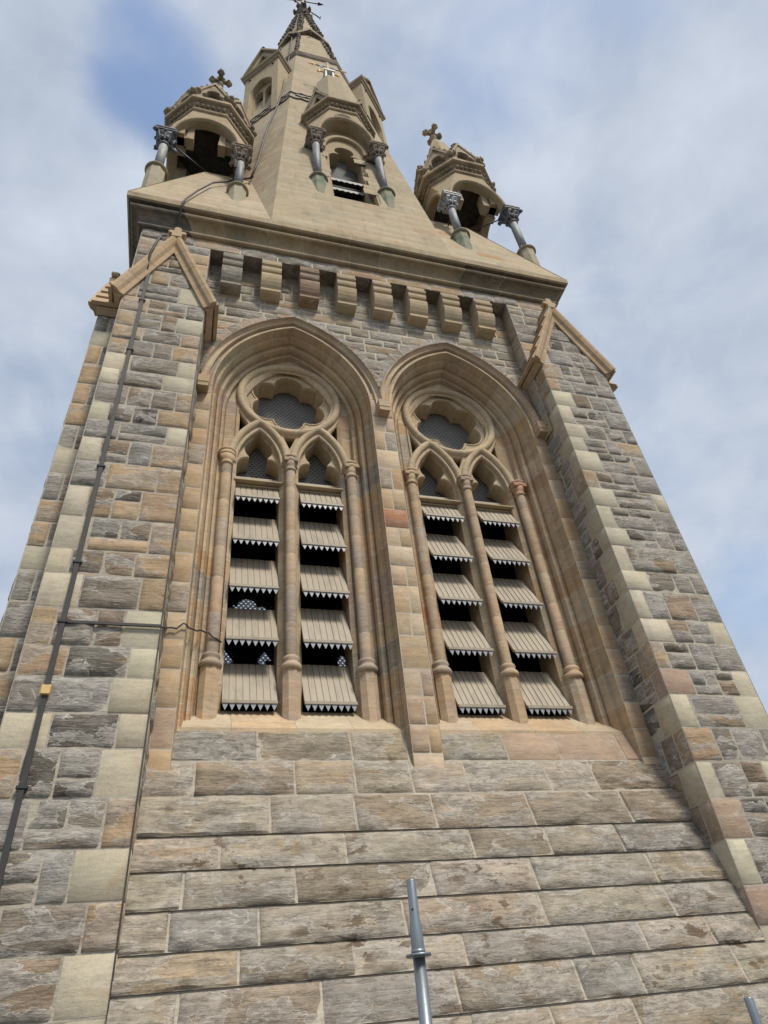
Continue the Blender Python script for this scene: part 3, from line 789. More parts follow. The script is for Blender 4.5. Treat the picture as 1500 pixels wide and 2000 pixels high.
# pier and outer jamb faces at the wall plane, laid as dressed stones
mb=MB(); rnd=random.Random(5)
def jamb_face(x0,x1,z0,z1,split):
    st=[];z=z0;k=0
    while z<z1:
        h=rnd.uniform(.33,.48)
        if x1-x0>.25 and rnd.random()<split:
            m=x0+(x1-x0)*rnd.uniform(.4,.6); st+=[(x0,m,z,z+h,jit(rnd,pick(rnd,FTAB),.1)),(m,x1,z,z+h,jit(rnd,pick(rnd,FTAB),.1))]
        else: st.append((x0,x1,z,z+h,jit(rnd,pick(rnd,FTAB),.1)))
        z+=h
    masonry(mb,(0,-.50,0),(1,0,0),(0,0,1),st,[(x0,z0),(x1,z0),(x1,z1),(x0,z1)],rnd=rnd,cell=.09,joint=.007,relief=.012)
jamb_face(1.33,WP-1.33,-1.6,ZS+.35,.5)
jamb_face(BL[1],-1.33,-1.6,ZS,.0)
jamb_face(WP+1.33,BR[0],-1.6,ZS,.0)
mb.build('pier_facing','ash',tower)
# hood stops
for (x,lab) in ((-1.485,0),(WP/2,0),(WP+1.485,0)):
    sm=MB(); sm.box(x-.10,x+.10,-.68,-.48,4.66,4.84,bev=.008,col=jit(rnd,TAN2,.05)); sm.box(x-.092,x+.092,-.67,-.48,4.58,4.66,col=jit(rnd,TAN2,.05)); sm.build('hood_stop','ash',tower)

# ---------------- wall above the arches, upper wall over the corbels, corner strips, side walls
def in_arch(x,z,o):
    for xc in (0.,WP):
        dx=abs(x-xc)
        if z<ZS:
            if dx<o: return True
        elif (dx+CC)**2+(z-ZS)**2<(o+CC)**2: return True
    return False
mb=MB(); rnd=random.Random(77)
WALLT=[(5,(.265,.235,.185,.8)),(2.0,(.225,.20,.16,.85)),(1.6,(.32,.26,.18,.7)),(2.4,(.30,.265,.205,.7)),(.5,(.36,.26,.16,.5))]
st=[];z=4.6
while z<8.5:
    h=rnd.uniform(.20,.36); st+=fill_row(rnd,BL[1]-rnd.uniform(0,.3),BR[0]+.1,z,z+h,WALLT,.3,.75,.12); z+=h
masonry(mb,(0,YW,0),(1,0,0),(0,0,1),st,[(-1.66,ZS-.3),(BR[0],ZS-.3),(BR[0],8.45),(-1.66,8.45)],hole=lambda x,z:in_arch(x,z,1.66),rnd=rnd,cell=.07,joint=.011,relief=.016)
# upper wall with the corbel table under it
UPT=[(4,(.37,.275,.18,.4)),(2.5,(.27,.245,.21,.7)),(2,(.24,.205,.17,.8)),(1.5,(.40,.33,.23,.2)),(1,(.33,.25,.19,.5))]
xl,xr=-2.92,5.80
st=[]; z=8.43
for h in (.0,.36): st+=fill_row(rnd,xl-.0,xr,z+h,z+h+.36,UPT,.5,1.0,0)
masonry(mb,(0,YC,0),(1,0,0),(0,0,1),st,[(xl,8.43),(xr,8.43),(xr,8.78),(xl,8.78)],rnd=rnd,cell=.09,joint=.009)
for (x0,x1) in ((xl,-1.64),(4.58,xr)):
    st=[];z=8.43
    while z>-5.5:
        h=rnd.uniform(.26,.40); st+=fill_row(rnd,x0,x1,z-h,z,UPT,.28,.6,.1); z-=h
    masonry(mb,(0,YC,0),(1,0,0),(0,0,1),st,[(x0,5.2 if x0<0 else 5.2),(x1,5.2),(x1,8.43),(x0,8.43)],rnd=rnd,cell=.09,joint=.009)
# returns of the corner strips down to the window wall, soffit behind the corbels
for x,sg in ((-1.64,1),(4.58,-1)):
    st=[];z=8.43
    while z>4.5:
        h=rnd.uniform(.3,.42); c=jit(rnd,pick(rnd,[(3,(.34,.265,.18,.3)),(1,GREY)]),.1); st.append((0,.33,z-h,z,c) if sg>0 else (-.33,0,z-h,z,c)); z-=h
    if sg>0: masonry(mb,(x,YC,0),(0,1,0),(0,0,1),st,[(0,4.5),(.33,4.5),(.33,8.43),(0,8.43)],rnd=rnd)
    else: masonry(mb,(x,YC,0),(0,-1,0),(0,0,1),st,[(-.33,4.5),(0,4.5),(0,8.43),(-.33,8.43)],rnd=rnd)
mb.poly([(-1.64,YC-.002,8.432),(-1.64,YW,8.432),(4.58,YW,8.432),(4.58,YC-.002,8.432)],col=(.17,.145,.115,.4))
mb.build('front_wall','rub',tower)
mb=MB(); rnd=random.Random(78)
YN=-.8+2*4.36
for (O,U,L_) in (((xl,YN,0),(0,-1,0),YN-YC),((xr,YC,0),(0,1,0),YN-YC),((xr,YN,0),(-1,0,0),xr-xl)):
    st=[];z=-5.5
    while z<8.8:
        h=rnd.uniform(.38,.5); st+=fill_row(rnd,0,L_,z,z+h,WALLT+[(3,TAN)],.5,1.1,0); z+=h
    st=[(a,b_,c,d,(e[0],e[1],e[2],min(e[3],.19))) for a,b_,c,d,e in st]
    masonry(mb,O,U,(0,0,1),st,[(0,-5.5),(L_,-5.5),(L_,8.78),(0,8.78)],rnd=rnd,hole=(lambda u,z:3.2<z and in_arch(xr-u,z,.9)) if U==(-1,0,0) else None)
mb.build('side_wall','rub',tower)
# dark belfry chamber behind the louvres
mb=MB()
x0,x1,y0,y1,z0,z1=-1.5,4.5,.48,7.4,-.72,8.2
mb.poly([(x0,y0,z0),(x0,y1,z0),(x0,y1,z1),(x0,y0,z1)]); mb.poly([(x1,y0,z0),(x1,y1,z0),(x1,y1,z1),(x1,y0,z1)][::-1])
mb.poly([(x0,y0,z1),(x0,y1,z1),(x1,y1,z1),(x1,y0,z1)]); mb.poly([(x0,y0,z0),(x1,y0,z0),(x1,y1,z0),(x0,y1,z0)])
far=[[(x0,z0),(x1,z0),(x1,z1),(x0,z1)]]
for xc in (0.,WP):
    far.append([(x+xc,z) for x,z in foil(OC[0],OC[1],.43,.262)])
    for lx in (-.5,.5): far.append([(x+xc,max(z,3.3)) for x,z in lancet_pts(lx)])
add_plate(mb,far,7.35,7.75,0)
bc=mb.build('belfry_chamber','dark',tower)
for xc in (0.,WP):
    gm=MB(); lattice(gm,xc-.9,xc+.9,3.3,6.1,7.32,cw=.12,ch=.07,t=.014); gm.build('far_bird_mesh','iron',bc)

# ---------------- corbels
rnd=random.Random(9)
cprof=[(YC-.005,8.428),(YC-.005,8.30),(YC-.035,8.29),(YC-.05,8.26),(YC-.04,8.22),(YC-.01,8.20),(YC-.01,8.10),(YC+.005,8.06),(YC+.05,8.04),(YC+.075,8.00),(YC+.07,7.965),(YC-.005,7.955),(YC-.01,7.90),(YC+.0,7.82),(YC+.025,7.74),(YC+.065,7.66),(YC+.11,7.60),(YC+.095,7.59),(YC+.095,7.53),(YC+.15,7.50),(YW+.03,7.49),(YW+.03,8.428)]
for i in range(8):
    x=-1.2+.742*i; mb=MB(); c=jit(rnd,pick(rnd,[(4,(.42,.335,.22,.10)),(1,(.39,.30,.195,.2))]),.08)
    if i==0: c=(.26,.235,.19,.6)
    if i==2: c=(.27,.19,.13,.5)
    mb.prism(cprof,x-.19,x+.19,axis='x',col=c,seed=rnd.random()); mb.build('corbel','ash',tower)
# ---------------- cornice (four sides, mitred), profile (outward, z) with joints
CPROF=[(0.,8.72)]+[(.045+.05*math.sin(math.radians(a)),8.765-.05*math.cos(math.radians(a))) for a in (0,30,60,90,120,150)]+[(.05,8.82),(.055,8.86),(.075,8.93),(.115,8.99),(.165,9.035),(.20,9.05)]+[(.215+.055*math.sin(math.radians(a)),9.10-.055*math.cos(math.radians(a))) for a in (20,50,80,110,140,170)]+[(.20,9.165),(.20,9.20),(.31,9.20),(.345,9.225),(.35,9.385),(.335,9.402),(.10,9.404)]
mb=MB(); rnd=random.Random(15)
H=(xr-xl)/2; CX=(xl+xr)/2; CY=YC+H
corn=[(-1,-1),(1,-1),(1,1),(-1,1)]
for k in range(4):
    A,B=corn[k],corn[(k+1)%4]; T=0.; n=11; cuts=[0]
    while cuts[-1]<1-.05: cuts.append(min(1,cuts[-1]+rnd.uniform(.07,.11)))
    if cuts[-1]<1: cuts[-1]=1
    def pt(t,o,z): 
        h=H+o; return (CX+(A[0]+(B[0]-A[0])*t)*h,CY+(A[1]+(B[1]-A[1])*t)*h,z)
    for i in range(len(cuts)-1):
        c=jit(rnd,pick(rnd,[(5,(.33,.26,.165,.1)),(2,(.31,.245,.16,.15)),(.4,(.26,.215,.15,.2))]),.08); sd=rnd.random()
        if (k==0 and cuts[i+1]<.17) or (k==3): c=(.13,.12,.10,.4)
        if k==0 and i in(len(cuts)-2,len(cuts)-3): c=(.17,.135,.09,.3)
        g0=0.0006 if i else 0; g1=.0006 if i<len(cuts)-2 else 0
        ts=(cuts[i]+g0,cuts[i+1]-g1)
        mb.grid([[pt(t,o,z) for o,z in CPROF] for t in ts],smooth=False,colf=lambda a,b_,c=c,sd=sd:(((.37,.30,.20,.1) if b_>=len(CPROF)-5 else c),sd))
        if i<len(cuts)-2: mb.grid([[pt(t,o-.001,z) for o,z in CPROF] for t in (cuts[i+1]-g1,cuts[i+1]+g1)],col=MORT,smooth=False)
mb.build('cornice','cor',tower)

# ---------------- broach and spire
SR,SZ0,SZA=4.70,9.40,45.5; SXC,SYC=1.42,3.56
def sr(z): return SR*(SZA-z)/(SZA-SZ0)
LUX=.06
mb=MB(); rnd=random.Random(40)
t8=math.tan(PI/8)
def facepts(a,z):
    r=sr(z); c=Vector((SXC+math.cos(a)*r,SYC+math.sin(a)*r,z)); tg=Vector((-math.sin(a),math.cos(a),0)); return c-tg*r*t8,c+tg*r*t8,c
def spire_face(a,z0,z1,h0,h1,lmin,lmax,hole=None):
    p0,q0,c0=facepts(a,z0); p1,q1,c1=facepts(a,z1); U=(q0-p0).normalized(); V=(c1-c0).normalized(); Lg=(c1-c0).length
    w0=(q0-p0).length/2; w1=(q1-p1).length/2
    st=[];v=0
    while v<Lg:
        h=rnd.uniform(h0,h1); st+=fill_row(rnd,-w0-rnd.uniform(0,.5),w0+.3,v,v+h,SPT,lmin,lmax,0); v+=h
    masonry(mb,c0,U,V,st,[(-w0,0),(w0,0),(w1,Lg),(-w1,Lg)],hole=hole,rnd=rnd,joint=.003,mortar=(.40,.335,.235,.05),flush=.0012)
for k in range(8):
    a=-PI/2+k*PI/4
    if k==0: spire_face(a,SZ0,17.3,.30,.42,.5,1.1,lambda u,v:(abs(u-LUX)<.64 and 2.2<v<7.7)); spire_face(a,17.3,27.,.30,.42,.5,1.1)
    else: spire_face(a,SZ0,27.,.30,.42,.5,1.1)
    spire_face(a,27.,43.6,.4,.5,.5,1.1)
so_=mb.build('spire','spi',tower)
# broach: low square pyramid cut off level at ZP
ZP=13.55; K=3.5
mb=MB(); rnd=random.Random(41)
h1=SR-(ZP-SZ0)/K
for k in range(4):
    a=-PI/2+k*PI/2; U=Vector((-math.sin(a),math.cos(a),0)); n=Vector((math.cos(a),math.sin(a),0))
    c0=Vector((SXC,SYC,SZ0))+n*(SR-.012); c1=Vector((SXC,SYC,ZP))+n*(h1-.012); V=(c1-c0).normalized(); Lg=(c1-c0).length
    st=[];v=0
    while v<Lg:
        h=rnd.uniform(.3,.42); st+=fill_row(rnd,-SR-rnd.uniform(0,.5),SR+.3,v,v+h,SPT+[(.4,(.38,.24,.13,.2))],.6,1.3,0); v+=h
    masonry(mb,c0,U,V,st,[(-SR,0),(SR,0),(h1,Lg),(-h1,Lg)],hole=(lambda u,v:abs(u-LUX)<.64 and v>1.5) if k==0 else None,rnd=rnd,joint=.003,mortar=(.42,.345,.235,.05),flush=.003)
mb.poly([(SXC-h1,SYC-h1,ZP-.01),(SXC+h1,SYC-h1,ZP-.01),(SXC+h1,SYC+h1,ZP-.01),(SXC-h1,SYC+h1,ZP-.01)],col=BUFF)
mb.build('broach','spi',tower)
# bands round the spire
def band(zs_,name,mat,col,parent):
    m=MB(); rows=[]
    for dz,o in zs_:
        r=sr(dz)+o; rows.append([(SXC+r/math.cos(PI/8)*math.cos(PI/8+i*PI/4),SYC+r/math.cos(PI/8)*math.sin(PI/8+i*PI/4),dz) for i in range(8)])
    m.grid(rows,closed=True,smooth=False,col=col); return m.build(name,mat,parent)
band([(29.3,0),(29.4,.07),(29.6,.14),(29.75,.14),(29.9,.0)],'string_course','car',(.22,.18,.13,.3),so_)
# fish-scale band: lapped rows of small tiles
m=MB(); rnd=random.Random(3)
for row in range(3):
    z=20.9+row*.38; 
    for k in range(8):
        a=-PI/2+k*PI/4; p,q,c=facepts(a,z); U=(q-p).normalized(); w_=(q-p).length/2; n=Vector((math.cos(a),math.sin(a),0)); nt_=max(4,int(2*w_/.36)); tw=2*w_/nt_
        for i in range(nt_):
            x0=-w_+tw*i+(tw/2 if row%2 else 0); x1=x0+tw
            if x1>w_+.01: x1=w_
            pts=[]
            pc,_,cc=facepts(a,z+.38)
            up_=(facepts(a,z+.4)[2]-c)/.4
            for (fx,fz) in ((0,.38),(0,.12),(.25,.02),(.5,-.02),(.75,.02),(1,.12),(1,.38)):
                pts.append(c+U*(x0+(x1-x0)*fx)+up_*fz+n*(.05 if fz<.2 else .015))
            ia=[m.vert(q_) for q_ in pts]; m.face(ia,jit(rnd,(.34,.32,.27,.3),.1),rnd.random())
            ib=[m.vert(q_-n*.045) for q_ in pts[1:6]]
            for j in range(4): m.face((ia[1+j],ib[j],ib[j+1],ia[2+j]),(.24,.215,.18,.4))
m.build('scale_band','car',so_)

# ---------------- canopies: corner pinnacles and the front lucarne
def oct_ring(cx,cy,ri,z): return [(cx+ri/math.cos(PI/8)*math.cos(PI/8+i*PI/4),cy+ri/math.cos(PI/8)*math.sin(PI/8+i*PI/4),z) for i in range(8)]
def capital(cx,cy,z0,z1,r,parent,mat,col,rot=0.):
    mb=MB(); h=z1-z0; s=r*2.25
    prof=[(r*1.0,z0),(r*1.25,z0+.02),(r*1.25,z0+.05),(r*1.02,z0+.07),(r*1.08,z0+h*.3),(r*1.3,z0+h*.5),(r*1.75,z0+h*.68),(r*1.9,z0+h*.74),(r*1.6,z0+h*.8)]
    mb.lathe(cx,cy,prof,16,col=col,sq=[0,0,0,0,0,.2,.5,.8,1.])
    mb.box(cx-s,cx+s,cy-s,cy+s,z1-h*.13,z1-h*.02,bev=.015,col=col); mb.box(cx-s*.92,cx+s*.92,cy-s*.92,cy+s*.92,z1-h*.2,z1-h*.13,col=col)
    for k in range(8):
        a=PI/4*k+PI/4; dg=(k%2==0); R_=s*(1.28 if dg else .93); d=Vector((math.cos(a),math.sin(a),0)); c=Vector((cx,cy,0))
        # a leaf rising from the neck, curling outwards into a knob under the abacus
        pts=[c+d*r*1.05+Vector((0,0,z0+.07)),c+d*r*1.25+Vector((0,0,z0+h*.3)),c+d*(r*1.5+ (R_-r*1.5)*.3)+Vector((0,0,z0+h*.5)),c+d*R_*.92+Vector((0,0,z0+h*.70)),c+d*R_+Vector((0,0,z0+h*.64))]
        mb.tube(pts,[.03,.035,.04,.055,.05] if dg else [.025,.03,.035,.045,.04],6,col=col)
        mb.ball(pts[-1],.062 if dg else .042,8,5,rough=.5,col=col)
        a2=a+PI/8; d2=Vector((math.cos(a2),math.sin(a2),0)); mb.ball(c+d2*r*1.45+Vector((0,0,z0+h*.34)),.05,7,5,rough=.5,col=col,sc=(1,1,1.4))
    return mb.build('capital',mat,parent)
def column(cx,cy,zb,zc,parent,basecol,shaftmat,capmat,capcol,basemat='ash',r=.105):
    """stone stub growing out of the slope, ring, shaft, capital"""
    mb=MB(); z=zb
    rr=r*1.95
    mb.lathe(cx,cy,[(rr,z-1.3),(rr,z-.36),(rr,z-.355),(rr,z-.05)],8,rot=PI/8,smooth=False,col=basecol)
    ro=mb.build('column_base',basemat,parent)
    mb=MB(); mb.lathe(cx,cy,[(rr*1.05,z-.07),(rr*1.2,z-.05),(rr*1.22,z-.02),(rr*1.1,z),(rr*.98,z+.005),(rr*.8,z+.03),(r*1.25,z+.05),(r*1.2,z+.08),(r,z+.1)],20,col=(basecol[0]*.8,basecol[1]*.76,basecol[2]*.7,basecol[3]))
    mb.build('base_ring','ash',parent)
    mb=MB(); mb.lathe(cx,cy,[(r,z+.08),(r*.97,(z+zc)/2),(r*.94,zc-.55)],20,col=LGREY); mb.build('shaft',shaftmat,parent)
    capital(cx,cy,zc-.62,zc,r,parent,capmat,capcol)
def arch_outline(hwb,hwt,h,ahw,arise,z0,legs=0.):
    """trapezoid face with an arched opening, as one outline (open below)"""
    n=12; A=[(-ahw*math.cos(PI*i/n/2)*1.0,z0+arise*math.sin(PI*i/n/2)) for i in range(n+1)]
    A=[(x,z) for x,z in A]; Bm=[(-x,z) for x,z in A[::-1]][1:]
    return [(-hwb,z0-legs),(-ahw,z0-legs)]+A+Bm+[(ahw,z0-legs),(hwb,z0-legs),(hwt,z0+h),(-hwt,z0+h)]
def rotq(cx,cy,k): return Matrix.Translation((cx,cy,0))@Matrix.Rotation(k*PI/2,4,'Z')
def cusps(z0,ahw,arise):
    n=7
    def arc(x,z,r,a0,a1): return [(x+r*math.cos(math.radians(a0+(a1-a0)*i/n)),z+r*math.sin(math.radians(a0+(a1-a0)*i/n))) for i in range(n+1)]
    L=[(-ahw+.02,z0-.02)]+arc(-ahw*.55,z0+.05,ahw*.42,180,60)+arc(0,z0+arise*.46,ahw*.46,190,90)
    return L+[(-x,z) for x,z in L[::-1]][1:]
def canopy(cx,cy,zc,hb,s,walls,parent_name,seed,mat='spi',vault=0.,cuspd=True,ar=.70):
    """walls: per side k (0 south,1 east,2 north,3 west): 'open' or 'solid'"""
    rnd=random.Random(seed); mb=MB(); ri=s+.08; ht=ri*t8
    c0=(.385,.31,.205,.06)
    for k in range(4):
        M=rotq(cx,cy,k); mb.xf=M
        colf=lambda c:(c0,.3+k*.1)
        if walls[k]=='open':
            o=arch_outline(ri,ht,hb,ri*.80,hb*ar,zc)
            add_plate(mb,[o],-ri,-ri+(vault if k==0 and vault else .22),.0,colf=colf)
            # label roll round the arch
            n=12; pr_=[(math.cos(PI*i/n)*ri*.80,zc+math.sin(PI*i/n)*hb*.635) for i in range(n+1)]
            pr_=[(ri*.84*math.cos(PI*i/16),zc+hb*(ar+.045)*math.sin(PI*i/16)) for i in range(17)]
            mb.tube([(x,-ri-.0,z) for x,z in pr_],.05,8,col=c0)
            if cuspd:
                for sg in (-1,1):
                    xa,xb=sorted((sg*ri*.86,sg*ri*.42)); mb.prism([(xa,zc+hb*.30),(xb,zc+hb*.30),(xb,zc+hb*.62),(xa,zc+hb*.62)],-ri+.24,-ri+.44,col=(.36,.29,.19,.1))
                    xc_=sg*ri*.40; mb.prism([(xc_-.09,zc+hb*.27),(xc_+.09,zc+hb*.27),(xc_+.07,zc+hb*.66),(xc_-.07,zc+hb*.66)],-ri+.20,-ri+.48,col=(.37,.30,.20,.1))
        else:
            zlo=zc-1.0
            mb.prism([(-ri,zlo),(ri,zlo),(ri,zc),(ht,zc+hb),(-ht,zc+hb),(-ri,zc)],-ri,-ri+.10,col=c0); mb.prism([(-ri,zlo),(ri,zlo),(ri,zc),(ht,zc+hb),(-ht,zc+hb),(-ri,zc)],-ri+.104,-ri+.22,col=(.07,.06,.05,.3))  # inner skin coloured dark to put the hollow's shade into the wall
        # squinch triangle between this face and the next (clockwise corner at +x,-y)
        A=(ri,-ri,zc); B_=(ht,-ri,zc+hb); C_=(ri,-ht,zc+hb)
        mb.poly([A,C_,B_],col=c0,seed=.7)
        ii=.8; mb.poly([(ri*ii,-ri*ii,zc),(ht*ii,-ri*ii,zc+hb),(ri*ii,-ht*ii,zc+hb)],col=c0)
        mb.poly([A,(ri*ii,-ri*ii,zc),(ri-.22,-ri,zc)],col=c0); mb.poly([A,(ri,-ri+.22,zc),(ri*ii,-ri*ii,zc)],col=c0)
    mb.xf=None
    # ceiling, coloured near black for the shade up inside the canopy
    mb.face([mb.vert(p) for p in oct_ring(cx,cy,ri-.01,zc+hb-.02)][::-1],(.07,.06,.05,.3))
    z=zc+hb
    body=mb.build(parent_name,mat,tower)
    # carved cornice
    mb=MB(); cc=(.24,.19,.125,.5); lc=(.38,.305,.20,.1)
    rows=[oct_ring(cx,cy,r_,zz) for r_,zz in ((ri,z-.03),(ri+.05,z+.0),(ri+.06,z+.05),(ri+.03,z+.08),(ri+.09,z+.30),(ri+.16,z+.34),(ri+.20,z+.36),(ri+.20,z+.46),(ri+.12,z+.52))]
    mb.grid(rows,closed=True,smooth=False,colf=lambda i,j:((cc if i in(3,) else (lc if i!=4 else cc)),.4))
    for k in range(8):
        a=k*PI/4; n_=Vector((math.cos(a),math.sin(a),0)); U=Vector((-math.sin(a),math.cos(a),0)); w_=ri*t8
        for q in range(6):
            p=Vector((cx,cy,z+.19))+n_*(ri+.085)+U*(-w_+2*w_*(q+.5)/6)
            mb.ball(p,.05,6,4,rough=.5,col=(.30,.245,.165,.4)); 
    mb.build('carved_cornice','car',body)
    return body,z+.5,ri
def knob(mb,p,r,col=(.29,.24,.17,.6)):
    p=Vector(p); mb.ball(p,r*.75,8,6,rough=.5,col=col)
    for k in range(6):
        a=k*PI/3; mb.ball(p+Vector((math.cos(a)*r*.6,math.sin(a)*r*.6,r*.25*(1 if k%2 else -1))),r*.45,6,5,rough=.6,col=col)
def pinnacle(cx,cy,walls,seed,cols):
    s=.88; zc=13.55
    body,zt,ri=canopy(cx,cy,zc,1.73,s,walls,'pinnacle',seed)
    rnd=random.Random(seed+1)
    # sloping roof and cone
    mb=MB(); lc=(.37,.30,.205,.12)
    R=[oct_ring(cx,cy,r_,zz) for r_,zz in ((ri+.12,zt-.02),(ri-.02,zt+.18),(ri-.10,zt+.28),(ri-.26,zt+1.05),(.30,zt+3.45),(.13,zt+4.1))]
    mb.grid(R,closed=True,smooth=False,colf=lambda i,j:(jit(rnd,lc,.05),rnd.random())); mb.face([mb.vert(p) for p in R[-1]],lc)
    mb.build('pinnacle_roof','spi',body)
    # gablets with pierced heads, one to each side, knobs between
    for k in range(8):
        a=-PI/2+k*PI/4; M=Matrix.Translation((cx,cy,0))@Matrix.Rotation(a+PI/2,4,'Z')@Matrix.Translation((0,-ri-.08,zt-.02))@Matrix.Rotation(math.radians(-6),4,'X')
        g=MB(M); w_=.42
        o=[(-w_,0),(w_,0),(w_,.34),(.07,1.42),(0,1.5),(-.07,1.42),(-w_,.34)]
        hol=[(x,z*1.25) for x,z in arcs_tre()]
        add_plate(g,[o,hol],-.09,.12,.012,colf=lambda c:((.33,.265,.185,.3),.5))
        g.poly([(-w_+.05,.05,0),(w_-.05,.05,0),(w_-.05,.05,.3),(0,.05,1.0),(-w_+.05,.05,.3)],col=(.12,.10,.075,.5))
        for sg in (-1,1): g.prism([(sg*w_,.30),(sg*(w_+.06),.34),(sg*.05,1.52),(0,1.62),(0,1.46)][::sg],-.13,.13,col=(.34,.275,.19,.3))
        for q in (.42,.68,.94): 
            for sg in (-1,1): g.ball((sg*(w_+.07)*(1.28-q)/1.0,-.06,q*1.2+.12),.075,6,4,rough=.6,col=(.24,.2,.15,.6))
        knob(g,(0,0,1.68),.13)
        g.build('gablet','car',body)
        ak=a+PI/8; rk=(ri+.08)/math.cos(PI/8)
        kb=MB(); knob(kb,(cx+rk*math.cos(ak),cy+rk*math.sin(ak),zt+.30),.19); kb.build('knob','car',body)
    # cross finial
    f=MB(Matrix.Translation((cx,cy,zt+4.05))@Matrix.Scale(.74,4)@Matrix.Translation((-cx,-cy,-zt-4.05))); zf=zt+4.05; fc=(.33,.27,.19,.5)
    f.lathe(cx,cy,[(.13,zf-.05),(.10,zf+.1),(.085,zf+.5),(.15,zf+.56),(.15,zf+.62),(.08,zf+.68),(.10,zf+.9)],10,col=(.36,.31,.23,.2))
    zc2=zf+1.05
    for d in (Vector((0,0,1)),Vector((1,0,0)),Vector((-1,0,0)),Vector((0,1,0)),Vector((0,-1,0))):
        c=Vector((cx,cy,zc2)); f.tube([c,c+d*.16,c+d*.30],[.10,.085,.11],8,col=fc)
        p=c+d*.36; f.ball(p,.13,8,6,rough=.5,col=fc)
        e=Vector((0,1,0)) if abs(d.y)<.5 else Vector((1,0,0)); g_=d.cross(e)
        for sg in (-1,1): f.ball(p+g_*sg*.11-d*.02,.085,7,5,rough=.5,col=fc); f.ball(p+e*sg*.09-d*.02,.075,7,5,rough=.5,col=fc)
    f.build('cross_finial','car',body)
    for (sx,sy,zb,shaft,capm,capc,bc,bm) in cols:
        column(cx+sx*s,cy+sy*s,zb,zc,body,bc,shaft,capm,capc,bm)
    return body
def arcs_tre():
    n=8; P=[(-.27,.06)]
    P+=[(-.17+.11*math.cos(math.radians(a)),.30+.11*math.sin(math.radians(a))) for a in range(200,80,-20)]
    P+=[(.0+.17*math.cos(math.radians(a)),.52+.17*math.sin(math.radians(a))) for a in range(190,80,-20)]
    return P+[(-x,z) for x,z in P[::-1]]
cap_s=(.23,.19,.15,.4)

STUB=(.37,.33,.24,.1)
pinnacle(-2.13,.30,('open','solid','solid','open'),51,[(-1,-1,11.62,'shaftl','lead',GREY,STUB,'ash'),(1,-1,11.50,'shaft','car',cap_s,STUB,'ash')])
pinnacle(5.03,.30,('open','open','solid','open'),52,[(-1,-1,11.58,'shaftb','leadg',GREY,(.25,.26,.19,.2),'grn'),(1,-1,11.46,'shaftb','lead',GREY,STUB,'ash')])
# tie rods bracing the capitals
for pts in (((-2.85,-.42,13.5),(-2.0,.1,13.56)),((4.30,-.42,13.45),(4.32,.2,13.2)),((5.72,-.42,13.45),(4.95,.2,13.56))):
    mb=MB(); mb.tube(pts,.022,6); mb.build('tie_rod','iron',tower)
# north outer columns of the pinnacles are engaged piers
for cx in (-2.13,5.03):
    for sx in (-1,1):
        mb=MB()
        for sy in (1,):
            mb.box(cx+sx*.88-.11,cx+sx*.88+.11,.30+sy*.88-.11,.30+sy*.88+.11,11.5,13.54,col=(.35,.285,.19,.1))
        mb.build('rear_pier','spi',tower)

# front lucarne
LX=SXC+LUX
body,zt,ri=canopy(LX,.22,15.55,1.95,.86,('open','open','solid','open'),'lucarne',61,vault=.55,cuspd=False)
rnd=random.Random(62)
mb=MB(); lc=(.38,.32,.225,.1)
R=[oct_ring(LX,.22,r_,zz) for r_,zz in ((ri+.12,zt-.02),(ri-.02,zt+.16),(ri-.12,zt+.5),(.50,zt+3.9),(.20,zt+4.9))]
mb.grid(R,closed=True,smooth=False,colf=lambda i,j:(jit(rnd,lc,.05),rnd.random())); mb.build('lucarne_roof','spi',body)
# side gables with sunk triangles on the lucarne roof
for a in (-3*PI/4,-PI/4,):
    M=Matrix.Translation((LX,.22,0))@Matrix.Rotation(a+PI/2,4,'Z')@Matrix.Translation((0,-ri+.02,zt+.02))
    g=MB(M); o=[(-.42,0),(.42,0),(.42,.12),(0,1.25),(-.42,.12)]
    add_plate(g,[o,[(-.27,.14),(.27,.14),(0,.88)]],-.08,.9,.012,colf=lambda c:((.34,.28,.19,.2),.5)); g.poly([(-.3,.08,.1),(.3,.08,.1),(0,.08,.95)],col=(.30,.24,.16,.2))
    for sg in (-1,1): g.prism([(sg*.42,.08),(sg*.50,.10),(sg*.03,1.40),(0,1.42),(0,1.25)][::sg],-.13,.9,col=(.30,.245,.165,.2))
    g.prism([(-.09,1.36),(.09,1.36),(0,1.62)],-.13,.0,col=(.26,.21,.145,.3))
    g.build('gablet','car',body)
# two sunk roundels over the arch
for a in (-PI/2,-3*PI/4):
    M=Matrix.Translation((LX,.22,0))@Matrix.Rotation(a+PI/2,4,'Z')@Matrix.Translation((0,-ri-.0 if a==-PI/2 else -ri+.06,15.55+1.60))
    g=MB(M); n=24; mk=lambda r,y:[(r*math.cos(2*PI*i/n),y,r*.62*math.sin(2*PI*i/n)) for i in range(n)]
    g.grid([mk(.27,-.004),mk(.25,-.02),mk(.22,-.018),mk(.20,-.003)],closed=True,col=(.36,.29,.195,.1)); g.face([g.vert(p) for p in mk(.205,-.004)],(.11,.085,.06,.2))
    g.build('roundel','ash',body)
